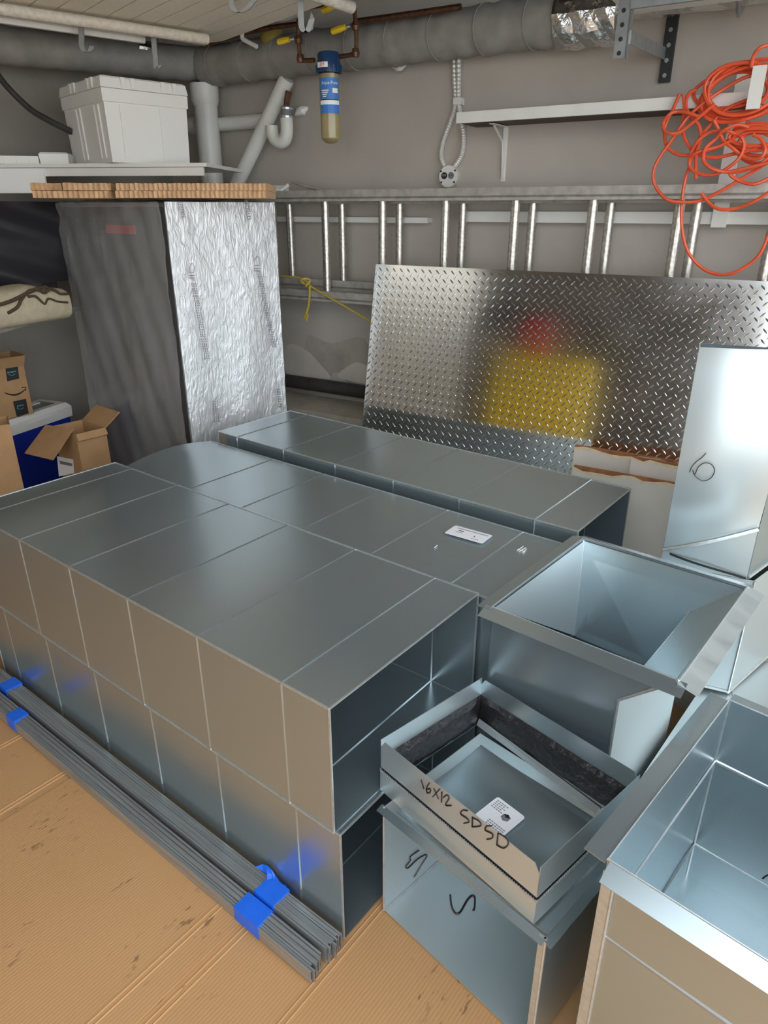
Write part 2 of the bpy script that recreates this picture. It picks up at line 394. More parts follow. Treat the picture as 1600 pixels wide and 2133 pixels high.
# paper label on the middle duct (printed upside down as seen from here)
lc = atz(976, 1113, .598)
ML = FR(lc, -YAW + 180 + 3)
lab = MB(ML).poly([(x, y, 0) for x, y in rrect(.118, .062)], .0006).part('paper_label', 'sticker', DB1)
m = MB(ML); rr = random.Random(3)
x = -.05
while x < .045:
    w_ = rr.uniform(.003, .007); m.box((x, -.021, .0006), (x + w_, -.017, .0009)); x += w_ + .0015
for i in range(5): m.box((-.04 + i * .0045, .018, .0006), (-.037 + i * .0045, .021, .0009))
o = m.part('label_print', 'grey_print', lab); o['kind'] = 'stuff'
m = MB(ML); m.box((.018, -.008, .0006), (.034, -.0045, .001)); m.box((-.022, .001, .0006), (-.0195, .008, .001)); m.part('label_mark', 'black_print', lab)
m = MB(ML)
for i in range(7): m.box((.018 + i * .003, .002, .0006), (.0198 + i * .003, .006, .0009))
o = m.part('label_print', 'grey_print', lab); o['kind'] = 'stuff'
# white chalky scratch on the middle duct
m = MB()
for a, b in (((1077, 1147), (1090, 1138)), ((1082, 1149), (1095, 1141)), ((1089, 1152), (1097, 1143)), ((1079, 1144), (1094, 1150)), ((905, 1141), (911, 1136))):
    m.tube([atz(*a, .5955), atz(*b, .5955)], .0011, 5)
m.part('scratch', 'white_print', DB1)

# ================================================================ FITTINGS ON THE RIGHT
# --- open plenum with flanged rim
E0 = atz(1025, 1264, .62)
ME = FR(V((E0.x, E0.y, 0)), -40)
EW, ED, EH = .405, .455, .62
fp = ME.inverted() @ onp(1287, 1456, E0, ME.to_3x3() @ V((0, 1, 0)))
t = thing('plenum_box', 'open galvanized plenum box with bent rim flanges, right of the label duct', 'duct fitting', ME @ V((EW / 2, ED / 2, 0)), -40)
xf, zf = min(max(fp.x, .2), EW - .03), min(max(fp.z, .2), .58)
wob = lambda A: (lambda a, b: A * (math.sin(5 * a + 1) * math.sin(3 * b + .5)))
MB(ME).sheet((0, ED, 0), (0, -ED, 0), (0, 0, EH), 12, 8, .0016, wob(.003)).part('left_wall', 'galv', t, True)
prof = [(0, 0), (xf, 0), (xf, zf), (EW, EH), (0, EH)]
MB(ME).poly([(x, 0, z) for x, z in prof], .0016, (0, 1, 0)).part('near_wall', 'galv', t)
MB(ME).poly([(x, ED, z) for x, z in prof], .0016, (0, -1, 0)).part('far_wall', 'galv', t)
MB(ME).sheet((xf, 0, 0), (0, ED, 0), (0, 0, zf), 8, 6, .0016, wob(.002)).part('right_wall', 'galv_lit', t, True)
MB(ME).poly([(xf, 0, zf), (xf, ED, zf), (EW, ED, EH), (EW, 0, EH)], .0016).part('sloped_wall', 'galv', t)
MB(ME).box((0, 0, .06), (xf, ED, .062)).part('bottom_panel', 'galv', t)
Mi = ME.inverted(); q0, q1 = Mi @ atz(1196, 1324, .36), Mi @ atz(1346, 1387, .36)
for v_ in (q0, q1): v_.x = min(max(v_.x, .01), EW - .02); v_.y = min(max(v_.y, .02), ED - .05)
MB(ME).poly([q0, q1, (EW - .004, ED - .004, EH - .006), (.003, ED - .004, EH - .006)], .0014).part('inner_slope', 'galv', t)
MB(ME).poly([(.004, .006, EH - .004), q0, (.004, ED - .005, EH - .006)], .0014).part('inner_left', 'galv_lit', t)
MB(ME).poly([q1, (EW - .006, .006, EH - .006), (EW - .004, ED - .005, EH - .006)], .0014).part('inner_right', 'galv', t)
m = MB(ME); m.tube([q0, (.004, ED - .005, EH - .006)], .0022, 6); m.part('inner_seam', 'galv_seam', t)
m = MB(ME); m.tube([(xf + .002, -.002, 0), (xf + .002, -.002, zf), (EW, -.002, EH)], .004, 6); m.part('corner_lock', 'galv_seam', t)
m = MB(ME); m.tube([(.002, ED - .003, .02), (.002, ED - .003, EH)], .003, 6); m.part('corner_lock', 'galv_seam', t)
fl = .034
m = MB(ME); m.sheet((-.012, 0, EH), (EW + .02, 0, 0), (0, -fl, -.012), 16, 2, .0014, lambda a, b: .001 * math.sin(20 * a) * b).part('rim_flange', 'galv', t, True) if False else MB(ME).sheet((-.015, -fl, EH - .012), (EW + .03, 0, 0), (0, fl, .012), 16, 2, .0014).part('rim_flange', 'galv', t, True)
MB(ME).sheet((-fl, -.01, EH - .006), (fl, 0, .006), (0, ED + .02, 0), 2, 12, .0014).part('rim_flange', 'galv', t, True)
MB(ME).sheet((EW, -.012, EH), (fl + .004, 0, -.012), (0, ED + .02, 0), 3, 40, .0014, lambda a, b: a * .004 * (math.sin(31 * b) + .7 * math.sin(71 * b + 1))).part('rim_flange', 'galv_lit', t, True)
MB(ME).sheet((-.01, ED, EH), (EW + .02, 0, 0), (0, fl * .8, -.006), 16, 2, .0014).part('rim_flange', 'galv', t, True)
m = MB(ME); m.tube([(0, 0, EH + .001), (EW, 0, EH + .001), (EW, ED, EH + .001), (0, ED, EH + .001)], .0016, 5, True); m.part('rim_edge', 'galv_seam', t)
m = MB(ME); m.tube([(EW - .006, ED - .01, EH - .01), (EW - .075, ED - .03, EH - .085)], [.002, .004], 6); m.part('crumpled_fold', 'galv_seam', t)

# --- box marked S, with the collar on it
S0 = atz(800, 1895, 0); SRZ = -45.8
MS = FR(V((S0.x, S0.y, 0)), SRZ); SW, SD, SH = .388, .312, .305
t = thing('transition_box', 'galvanized box with two marker S letters, under the 16X12 collar', 'duct fitting', MS @ V((SW / 2, SD / 2, 0)), SRZ)
SB = t
MB(MS).box((0, 0, 0), (SW, SD, .0016)).part('bottom_panel', 'galv_lit', t)
MB(MS).sheet((SW, 0, 0), (0, SD, 0), (0, 0, SH), 8, 6, .0014, wob(.002)).part('right_panel', 'galv', t, True)
MB(MS).sheet((0, SD, 0), (0, -SD, 0), (0, 0, SH), 4, 4, .0014).part('left_panel', 'galv_lit', t)
MB(MS).poly([(0, SD, 0), (SW, SD, 0), (SW, SD, SH), (0, SD, SH)], .0014, (0, -1, 0)).part('back_panel', 'galv', t)
m = MB(MS); m.tube([(.004, 0, .003), (.004, SD, .003)], .0032, 6); m.part('bottom_seam', 'galv_seam', t)
m = MB(MS); m.box((SW - .012, -.003, 0), (SW + .001, 0, SH)); m.tube([(SW, -.001, 0), (SW, -.001, SH)], .003, 6); m.part('corner_lock', 'galv_seam', t)
m = MB(MS); m.tube([(0, 0, 0), (0, 0, SH)], .003, 6); m.part('corner_lock', 'galv_seam', t)
MB(MS).sheet((-.008, -.014, SH - .006), (SW + .008, 0, 0), (0, .016, .006), 10, 2, .0014).part('top_flange', 'galv', t)
MB(MS).sheet((SW, -.006, SH), (.014, 0, -.008), (0, SD, 0), 2, 10, .0014, lambda a, b: a * .002 * math.sin(25 * b)).part('top_flange', 'galv', t, True)
tp = MB(MS).sheet((.022, .012, SH - .004), (SW - .026, 0, .0), (0, SD - .036, 0), 16, 12, .0014, lambda a, b: -.012 * math.exp(-((a - .25) ** 2 + (b - .75) ** 2) * 14) - .004 * a).part('top_plate', 'galv', t, True)
def strokes(lst, ox, oy, sc, p, n, parent, r, name='marker_writing', lift=.0012):
    nn = V(n); m = MB()
    for st in lst:
        pts = [onp(ox + x / sc, oy + y / sc, p, n) + nn * lift for x, y in st]
        m.tube(spl(pts, 4), r, 5)
    return m.part(name, 'marker', parent)
sn = MS.to_3x3() @ V((0, -1, 0))
strokes([[(460, 455), (410, 490), (412, 510), (385, 545), (400, 552), (450, 505), (495, 480), (502, 490), (470, 540), (432, 605)]], 700, 1600, 2.667, MS @ V((.0014, 0, .1)), MS.to_3x3() @ V((1, 0, 0)), SB, .0014, lift=.0012)
strokes([[(635, 705), (642, 770), (665, 808), (690, 800), (725, 740), (750, 712), (768, 712), (772, 740), (768, 785), (758, 788)]], 700, 1600, 2.667, MS @ V((.2, 0, .0018)), V((0, 0, 1)), SB, .0022)

# --- collar: two metal bands with black flexible fabric between
K = [atz(792, 1547, .44), atz(1002, 1410, .44), atz(1335, 1616, .44), atz(1128, 1797, .44)]
kc = sum(K, V()) / 4
KRZ = -48.7; MK = FR(V((kc.x, kc.y, 0)), KRZ); kw, kd = .396 / 2, .306 / 2
zb, zg, zt = .3065, .365, .44
t = thing('flexible_collar', 'rectangular metal collar marked 16X12 SDSD with black fabric inside', 'duct fitting', MK @ V((0, 0, zb)), KRZ)
KT = t
def band(z0, z1, nm, notch, g=0.0):
    a, b = kw + g, kd + g
    for i, (p, q, n_) in enumerate((((-a, -b), (a, -b), (0, 1, 0)), ((a, -b), (a, b), (-1, 0, 0)), ((a, b), (-a, b), (0, -1, 0)), ((-a, b), (-a, -b), (1, 0, 0)))):
        P, Q = V((*p, 0)), V((*q, 0)); d = (Q - P).normalized(); c = .012 if notch and i in (0, 2) else 0
        pts = [P + V((0, 0, z0)), Q + V((0, 0, z0))]
        if c: pts += [Q + V((0, 0, z1 - c * 1.6)), Q - d * c + V((0, 0, z1)), P + d * c + V((0, 0, z1)), P + V((0, 0, z1 - c * 1.6))]
        else: pts += [Q + V((0, 0, z1)), P + V((0, 0, z1))]
        MB(MK).poly(pts, .0013, n_).part(nm, 'galv_lit' if i != 2 else 'galv', t)
band(zg + .004, zt, 'upper_band', True)
band(zb, zg - .004, 'lower_band', False, .001)
# serrated crimp between the bands
m = MB(MK); a, b = kw + .0015, kd + .0015
for (p, q) in (((-a, -b), (a, -b)), ((a, -b), (a, b)), ((a, b), (-a, b)), ((-a, b), (-a, -b))):
    P, Q = V((*p, 0)), V((*q, 0)); n_ = int((Q - P).length / .005)
    for k in range(n_):
        c = P.lerp(Q, (k + .5) / n_); m.box((c.x - .0013, c.y - .0013, zg - .006), (c.x + .0013, c.y + .0013, zg - .001))
o = m.part('crimp_teeth', 'galv_seam', t); o['kind'] = 'stuff'
a, b = kw - .002, kd - .002
def vin(p, q, sw, nm='fabric_bulge'):
    P, Q = V((*p, 0)), V((*q, 0)); inn = V((-(Q - P).y, (Q - P).x, 0)).normalized()
    rs = []
    for i in range(31):
        u = i / 30; c = P.lerp(Q, u); e = min(1, min(u, 1 - u) * 8 + .12)
        w1 = .5 + .5 * math.sin(37 * u + 1) * math.sin(13 * u)
        rs.append([c + V((0, 0, zt - .046)), c + inn * sw * e * (.8 + .3 * w1) + V((0, 0, zt - .052 - .004 * w1)), c + inn * sw * e * 1.1 + V((0, 0, zg - .020)), c + inn * sw * .5 + V((0, 0, zg - .042 - .003 * w1)), c + V((0, 0, zg - .046))])
    MB(MK).rings(rs).part(nm, 'black_vinyl', t, True)
vin((a, b), (-a, b), .010); vin((-a, b), (-a, -b), .014); vin((a, -b), (a, b), .008); vin((-a, -b), (a, -b), .006)
MB(MK).poly([(-a + .01, b - .012, zb + .032), (a - .06, b - .012, zb + .012), (a - .06, b - .028, zb + .008), (-a + .01, b - .020, zb + .018)], .001).part('inner_lip', 'galv_lit', t)
kn = MK.to_3x3() @ V((0, -1, 0)); kp = MK @ V((0, -kd, zt))
W1612 = [[(315, 650), (330, 700)], [(362, 666), (345, 695), (348, 722), (364, 720), (366, 700), (346, 704)], [(385, 698), (412, 757)], [(420, 700), (380, 744)], [(430, 718), (428, 775)], [(440, 748), (458, 735), (470, 752), (450, 790), (484, 793)],
    [(575, 822), (545, 820), (535, 840), (570, 865), (580, 885), (552, 892)], [(600, 856), (598, 912)], [(598, 860), (635, 878), (647, 905), (600, 912)], [(710, 905), (678, 908), (672, 930), (710, 950), (708, 975), (680, 980)], [(742, 945), (735, 1012)], [(742, 945), (788, 972), (798, 1008), (772, 1030), (735, 1012)]]
strokes(W1612, 760, 1380, 2.667, kp, kn, KT, .0013)
# printed sticker on the plate inside
lc = atz(1041, 1702, SH - .004)
ML = FR(lc + V((0, 0, .0015)), KRZ)
lab = MB(ML).poly([(x, y, 0) for x, y in rrect(.072, .074)], .0006).part('paper_label', 'sticker', SB)
m = MB(ML)
for j in range(5):
    for i in range(5 - j % 2): m.box((-.03 + i * .006, .028 - j * .005, .0006), (-.0258 + i * .006, .030 - j * .005, .0009))
for j in range(3):
    for i in range(7): m.box((-.01 + i * .006, -.022 - j * .005, .0006), (-.0055 + i * .006, -.020 - j * .005, .0009))
o = m.part('label_print', 'grey_print', lab); o['kind'] = 'stuff'
m = MB(ML)
cx, cy, q = .010, .006, .010
hexa = [(cx + q * math.cos(R(90 + 60 * k)), cy + q * math.sin(R(90 + 60 * k))) for k in range(6)]
m.poly([(*hexa[0], .0007), (*hexa[1], .0007), (cx, cy, .0007), (*hexa[5], .0007)], .0003); m.part('label_logo', 'black_print', lab)
m = MB(ML); m.poly([(*hexa[1], .0007), (*hexa[2], .0007), (*hexa[3], .0007), (cx, cy, .0007)], .0003); m.part('label_logo', 'grey_print', lab); m = MB(ML); m.poly([(cx, cy, .0007), (*hexa[3], .0007), (*hexa[4], .0007), (*hexa[5], .0007)], .0002); m.part('label_logo', 'grey_print', lab)

# --- tall open box bottom right
D0 = atz(1266, 1790, .55); DRZ = -43.5; MDD = FR(V((D0.x, D0.y, 0)), DRZ); dw, dd, dh = .46, .495, .55
t = thing('open_duct_box', 'deep open galvanized box with flanged rim at the lower right corner', 'duct fitting', MDD @ V((dw / 2, dd / 2, 0)), DRZ)
P1 = MB(MDD).sheet((0, 0, 0), (dw, 0, 0), (0, 0, dh), 10, 10, .0016, wob(.0025)).part('front_panel', 'galv', t, True)
P2 = MB(MDD).sheet((0, dd, 0), (0, -dd, 0), (0, 0, dh), 10, 10, .0016, wob(.002)).part('left_panel', 'galv', t, True)
P3 = MB(MDD).sheet((dw, dd, 0), (-dw, 0, 0), (0, 0, dh), 10, 10, .0016, wob(.002)).part('back_panel', 'galv', t, True)
MB(MDD).sheet((dw, 0, 0), (0, dd, 0), (0, 0, dh), 4, 4, .0016).part('right_panel', 'galv', t)
MB(MDD).box((0, 0, .08), (dw, dd, .082)).part('bottom_panel', 'galv', t)
for z in (.17, .40):
    MB(MDD).rings([[(x, -b, z + a) for a, b in ((-.005, 0), (-.002, .0025), (.002, .0025), (.005, 0))] for x in (.018, dw)]).part('bead', 'galv_seam' if False else 'galv_strip', P1)
    MB(MDD).rings([[(.0016 + b, y, z + a) for a, b in ((-.005, 0), (-.002, .0025), (.002, .0025), (.005, 0))] for y in (0, dd)]).part('bead', 'galv_seam', P2)
    MB(MDD).rings([[(x, dd - .0016 - b, z + a) for a, b in ((-.005, 0), (-.002, .0025), (.002, .0025), (.005, 0))] for x in (0, dw)]).part('bead', 'galv_seam', P3)
m = MB(MDD); m.tube([(.001, dd - .002, .05), (.001, dd - .002, dh)], .003, 6); m.part('corner_lock', 'galv_seam', t)
m = MB(MDD); m.box((-.002, -.004, 0), (.016, -.0005, dh - .02)); m.tube([(.016, -.003, 0), (.016, -.003, dh - .02)], .0026, 6); m.part('corner_lock', 'galv_seam', t)
MB(MDD).sheet((.004, -.030, dh - .016), (dw, 0, 0), (0, .030, .016), 8, 2, .0014).part('rim_flange', 'galv', t)
MB(MDD).sheet((-.034, -.008, dh + .003), (.034, 0, -.003), (0, dd + .004, 0), 2, 10, .0014).part('rim_flange', 'galv', t)
MB(MDD).sheet((0, dd, dh), (dw, 0, 0), (0, .032, -.004), 8, 2, .0014).part('rim_flange', 'galv', t)
m = MB(MDD); m.tube([(dw, 0, dh + .001), (0, 0, dh + .001), (0, dd, dh + .001), (dw, dd, dh + .001)], .0016, 5); m.part('rim_edge', 'galv_seam', t)
strokes([[(1590, 1828), (1598, 1822), (1612, 1818)]], 0, 0, 1, MDD @ V((0, dd, 0)), MDD.to_3x3() @ V((0, -1, 0)), t, .002, lift=.003)

# --- stack at the right: low base fitting, middle fitting, tall bowed fitting marked 6
BZ = .158
MF = FR(V((.485, 1.12, 0)), -40)
t = thing('low_transition', 'low bright galvanized transition lying between the plenum and the deep box', 'duct fitting', MF @ V((.25, .35, 0)), -40)
ctr = (.17, .40, BZ + .016)
cs = [(0, -.03, BZ), (.140, -.03, BZ), (.160, .13, BZ), (.60, .15, BZ), (.60, .92, BZ), (0, .92, BZ)]
for i in range(6):
    a, b = V(cs[i]), V(cs[(i + 1) % 6])
    MB(MF).poly([a, b, ctr], .0014).part('top_facet', 'galv_lit', t)
    MB(MF).poly([(a.x, a.y, 0), (b.x, b.y, 0), b, a], .0014).part('side_panel', 'galv_lit', t)
for k in (0, 2, 3, 5):
    m = MB(MF); m.tube([V(cs[k]) + V((0, 0, .001)), V(ctr) + V((0, 0, .001))], .0022, 5); m.part('cross_break', 'galv_seam', t)
N0 = V((.95, 1.60, 0)); TRZ = -24
MG = FR(N0, TRZ)      # local x toward near right, y away
tw = .212; td = .30; tf = .14
GZ0, GZ1 = BZ + .012, .53
t = thing('square_fitting', 'short square galvanized fitting below the tall one marked 6', 'duct fitting', MG @ V((-tw / 2 + .03, td / 2, GZ0)), TRZ)
MB(MG).sheet((-tw, 0, GZ0), (tw + .02, 0, 0), (0, 0, GZ1 - GZ0), 8, 8, .0016, wob(.002)).part('front_panel', 'galv_lit', t, True)
MB(MG).sheet((.02, 0, GZ0), (tf, td, 0), (0, 0, GZ1 - GZ0), 8, 8, .0016, wob(.002)).part('side_panel', 'galv_lit', t, True)
MB(MG).sheet((-tw, td, GZ0), (0, -td, 0), (0, 0, GZ1 - GZ0), 4, 4, .0016).part('side_panel', 'galv_lit', t)
MB(MG).poly([(-tw, td, GZ0), (.02 + tf, td, GZ0), (.02 + tf, td, GZ1), (-tw, td, GZ1)], .0016, (0, -1, 0)).part('back_panel', 'galv', t)
m = MB(MG)
m.tube([(-tw + .01, -.003, GZ1 - .01), (-tw + .01, -.003, GZ0 + .006), (.02, -.003, GZ0 + .006), (.022, 0, GZ0 + .006), (.022 + tf, td, GZ0 + .006)], .004, 6); m.tube([(.02, -.002, GZ0), (.02, -.002, GZ1)], .003, 6)
m.part('standing_seam', 'galv_seam', t)
TZ0, TZS, TZ1 = GZ1 + .001, .625, 1.115
t = thing('bowed_fitting', 'tall bright bowed galvanized fitting with a marker 6 on it', 'duct fitting', MG @ V((-tw / 2, td / 2, TZ0)), TRZ)
T6 = t
def bow(a, b): return .022 * math.sin(math.pi * min(1, b * 1.05)) * (1) + .012 * math.sin(math.pi * a)
zl, zr = TZS - .045, TZS + .055          # slanting seam left / right
def quadsheet(p00, p10, p11, p01, nx, ny, t_, disp):
    p00, p10, p11, p01 = map(V, (p00, p10, p11, p01)); nn = V((0, -1, 0)); m = MB(MG); vs = []
    for k in (1, 0):
        for j in range(ny + 1):
            for i in range(nx + 1):
                a, b = i / nx, j / ny; p = p00.lerp(p10, a).lerp(p01.lerp(p11, a), b)
                vs.append(p + nn * (disp(a, b) - t_ * k * 1.0))
    N = (nx + 1) * (ny + 1); fs = []
    for j in range(ny):
        for i in range(nx):
            q = j * (nx + 1) + i; fs.append((N + q, N + q + 1, N + q + nx + 2, N + q + nx + 1)); fs.append((q + nx + 1, q + nx + 2, q + 1, q))
    for i in range(nx):
        q = ny * (nx + 1) + i; fs.append((q, q + 1, N + q + 1, N + q)); fs.append((i + 1, i, N + i, N + i + 1))
    for j in range(ny):
        q = j * (nx + 1); fs.append((q + nx + 1, q, N + q, N + q + nx + 1)); q += nx; fs.append((q, q + nx + 1, N + q + nx + 1, N + q))
    m.add(vs, fs); return m
fp6 = quadsheet((-tw, 0, zl), (0, 0, zr), (.005, .012, TZ1 + .01), (-tw, .012, TZ1), 14, 20, .0016, bow).part('bowed_panel', 'galv_lit', t, True)
quadsheet((-tw, 0, TZ0), (0, 0, TZ0), (0, 0, zr - .006), (-tw, 0, zl - .006), 10, 4, .0016, lambda a, b: .012 * math.sin(math.pi * a) * b).part('lower_panel', 'galv_lit', t, True)
m = MB(MG); m.tube([(-tw + tw * i / 12, -.006 - .012 * math.sin(math.pi * i / 12), zl - .003 + (zr - zl) * i / 12) for i in range(13)], .0045, 6); m.part('slant_seam', 'galv_seam', t)
m = MB(MG); m.rings([[(-tw + .018 + (tw - .02) * u, -.004 - .012 * math.sin(math.pi * u) * (1 - u) - q, zl - .012 - (zl - .012 - TZ0 - .004) * u + dz) for q, dz in ((0, -.003), (.0016, -.003), (.0016, .003), (0, .003))] for u in [i / 10 for i in range(11)]]); m.part('open_slit', 'strut_black', t)
MB(MG).poly([(0, 0, TZ0), (tf, td, TZ0), (tf, td, TZ1 - .036), (.005, .012, TZ1 + .01)], .0016).part('cheek_panel', 'galv', t)
MB(MG).poly([(-tw, 0, TZ0), (-tw, td, TZ0), (-tw, td, TZ1 - .036), (-tw, .012, TZ1)], .0016, (1, 0, 0)).part('cheek_panel', 'galv', t)
MB(MG).poly([(-tw, td, TZ0), (tf, td, TZ0), (tf, td, TZ1 - .036), (-tw, td, TZ1 - .036)], .0016, (0, -1, 0)).part('back_panel', 'galv', t)
m = MB(MG); m.tube([(.003, -.001, TZ0 + .006), (tf + .003, td, TZ0 + .006)], .005, 6); m.part('standing_seam', 'galv_seam', t)
gn = MG.to_3x3() @ V((0, -1, 0)); gp = MG @ V((0, -.026, 0))
strokes([[(535, 1268), (500, 1310), (440, 1355), (395, 1405), (372, 1460)], [(403, 1438), (420, 1475), (432, 1470), (455, 1415), (500, 1375), (545, 1365), (590, 1380), (620, 1420), (620, 1465), (590, 1515), (545, 1540), (500, 1545), (455, 1520), (420, 1485), (410, 1460)]], 1360, 680, 4.846, gp, gn, T6, .0011, lift=.0095)

# ================================================================ TREAD PLATE, BOARDS
PD0, PD1 = 2.50, 2.715                            # distance of the foot / the top edge in the wall frame
PHt = math.sqrt(1.219 ** 2 - (PD1 - PD0) ** 2)
ps = wl(783, 543, PD1).x; PL = 1.75
tilt = math.atan2(PD1 - PD0, PHt)
MP = MW @ Matrix.Translation((ps, PD0, 0.002)) @ Matrix.Rotation(-tilt, 4, 'X')     # x along, z up the plate
plate = thing('tread_plate', 'shiny diamond tread plate leaning against the ladder', 'metal plate', MW @ V((ps + PL / 2, PD0, 0)), -31)
MB(MP).box((0, 0, 0), (PL, .004, 1.219)).part('sheet', 'alu_plate', plate)
lug = MB()
lug.rings([[(x, -.0001 + .0003, -w_), (x, -h_, 0), (x, .0002, w_)] for x, w_, h_ in ((-.0125, .0004, .0001), (-.008, .0023, .0014), (0, .0034, .0022), (.008, .0023, .0014), (.0125, .0004, .0001))])
def lug_mesh(rot):
    Mr = Matrix.Rotation(R(rot), 4, 'Y'); me = bpy.data.meshes.new('lug'); me.from_pydata([tuple(Mr @ p) for p in lug.v], [], lug.f); me.materials.append(MT['alu_lug']); me.update(); return me
LM = (lug_mesh(-47), lug_mesh(43)); PIT = .0345
pinv = XF[plate.name].inverted() @ MP
spots = []
nx_, nz_ = int(PL / PIT), int(1.219 / PIT)
for i in range(nx_ * 2):
    for j in range(nz_ * 2):
        x, z = (i + .5) * PIT / 2, (j + .5) * PIT / 2
        if (i + j) % 2 == 0 and z > .40: spots.append((x, z, i % 2))
def px_of(p):
    q = p - CAM; d = q.y * c_ - q.z * s_; u = q.y * s_ + q.z * c_; return 800 + F * q.x / d, 1066.5 - F * u / d, d
vis = []
for x, z, k in spots:
    X, Y, d = px_of(MP @ V((x, 0, z)))
    inview = X < 1590 and Y < 1000 and not (X > 1395 and Y > 730)
    vis.append((0 if inview else 1, d, x, z, k))
vis.sort()
rest = MB()
for n_, (iv, d, x, z, k) in enumerate(vis):
    if n_ < 300:
        o = bpy.data.objects.new('lug', LM[k]); COL.objects.link(o); o.parent = plate
        o.matrix_local = pinv @ Matrix.Translation((x, 0, z))
    else:
        Mr = MP @ Matrix.Translation((x, 0, z)) @ Matrix.Rotation(R((-47, 43)[k]), 4, 'Y')
        rest.add([Mr @ p for p in lug.v], lug.f)
o = rest.part('raised_lugs', 'alu_lug', plate); o['kind'] = 'stuff'

# --- broken white boards in front of the plate
def board(label, s0, s1, D, h, chip, t_=.016, lean=.05):
    Mb = MW @ Matrix.Translation((s0, D, .001)) @ Matrix.Rotation(-lean, 4, 'X'); w_ = s1 - s0
    t = thing('laminate_board', label, 'board', MW @ V(((s0 + s1) / 2, D, 0)), -31, 'broken white boards by the plate')
    rnd = random.Random(int(h * 1000))
    MB(Mb).box((0, 0, 0), (w_, t_, h)).part('core', 'board_edge', t)
    n_ = 14; top = [(w_ * i / n_, h - rnd.uniform(.002, .016) * chip) for i in range(n_ + 1)]
    MB(Mb).poly([(0, -.0015, 0), (w_, -.0015, 0)] + [(x, -.0015, z) for x, z in reversed(top)], .0015, (0, 1, 0)).part('white_face', 'board_face', t)
    m = MB(Mb); m.rings([[(w_ * i / n_, 0, top[i][1] - .004), (w_ * i / n_, -.0022, top[i][1] - .004 - rnd.uniform(.001, .006)), (w_ * i / n_, -.0012, top[i][1] + .002)] for i in range(n_ + 1)]); m.part('chipped_edge', 'board_chip', t)
    m = MB(Mb); m.box((-.002, -.001, 0), (.001, t_, h - .01)); m.part('side_chip', 'board_chip', t)
for lab_, a, b, D, ch in (('rearmost chipped white board leaning on the tread plate', (1193, 932), (1480, 985), 2.44, 1.0), ('short middle chipped white board between two others', (1312, 957), (1500, 990), 2.38, .8), ('front wide white board beside the end of the rear duct', (1190, 975), (1500, 1030), 2.32, 1.0)):
    p, q = wl(*a, D), wl(*b, D); board(lab_, p.x, q.x, D, p.z, ch)

# ================================================================ LADDER
LD = 2.80
lt = thing('extension_ladder', 'long aluminium extension ladder hung sideways along the back wall', 'ladder', MW @ V((-.8, LD + .05, 1.02)), -31)
s_first = wl(568, 425, LD + .02).x
zb_, zt_ = wl(600, 612, LD).z, wl(900, 406, LD).z
def rail(D, z, name, h=.062, fl_=.024):
    m = MB(MW); x0, x1 = -2.42, 1.2
    m.box((x0, D, z - h / 2), (x1, D + .003, z + h / 2)) if False else None
    m.box((x0, D, z - .012), (x1, D + .055, z - .008 + .004)); m.box((x0, D, z - .022), (x1, D + .0035, z + .024)); m.box((x0, D + .0515, z - .022), (x1, D + .055, z + .024))
    m.part(name, 'alu_rail', lt)
rail(LD - .010, zt_, 'top_rail'); rail(LD + .060, zt_ - .010, 'top_rail'); rail(LD - .010, zb_, 'bottom_rail'); rail(LD + .060, zb_ + .045, 'bottom_rail')
me0 = None
for row, (D, za, zc, off) in enumerate(((LD + .018, zb_, zt_, 0), (LD + .085, zb_ + .045, zt_ - .01, .048))):
    base = MB(); hh = zc - za - .01
    base.lathe([(.0180, 0), (.0180, hh)], (0, 0, 0), 12); base.lathe([(.020, .004), (.020, .012)], (0, 0, 0), 12); base.lathe([(.020, hh - .012), (.020, hh - .004)], (0, 0, 0), 12)
    me = bpy.data.meshes.new('rung'); me.from_pydata([tuple(p) for p in base.v], [], base.f); me.materials.append(MT['alu_rung']); me.update()
    for p in me.polygons: p.use_smooth = True
    me.set_sharp_from_angle(angle=R(50))
    for i in range(12):
        o = bpy.data.objects.new('rung', me); COL.objects.link(o); o.parent = lt
        s = s_first + off + i * .3048
        o.matrix_local = XF[lt.name].inverted() @ (MW @ Matrix.Translation((s, D, za + .005)))
# yellow rope knotted on the ladder
RD = LD - .022
rp = thing('rope', 'frayed yellow rope knotted round the ladder and stretched to the plate', 'rope', MW @ wl(640, 600, RD), -31)
def wpts(pl, D, sc=1, ox=0, oy=0): return [wl(ox + x / sc, oy + y / sc, D) for x, y in pl]
MB(MW).tube(spl(wpts([(578, 574), (600, 576), (622, 578), (640, 588), (650, 598), (690, 622), (735, 648), (776, 672)], RD), 5), .0045, 7).part('line', 'rope', rp, True)
MB(MW).tube(spl(wpts([(645, 596), (645, 615), (642, 640), (637, 655), (634, 662), (641, 655), (638, 668)], RD - .004), 5), .006, 7).part('tail', 'rope', rp, True)
m = MB(MW)
kc_ = wl(638, 588, RD)
m.tube(spl([kc_ + V((.020 * math.cos(a) * (1 + .25 * math.sin(3 * a)), .010 * math.sin(2 * a) - .006, .017 * math.sin(a))) for a in [k * .7 for k in range(18)]], 3), .0055, 7); m.part('knot', 'rope', rp, True)

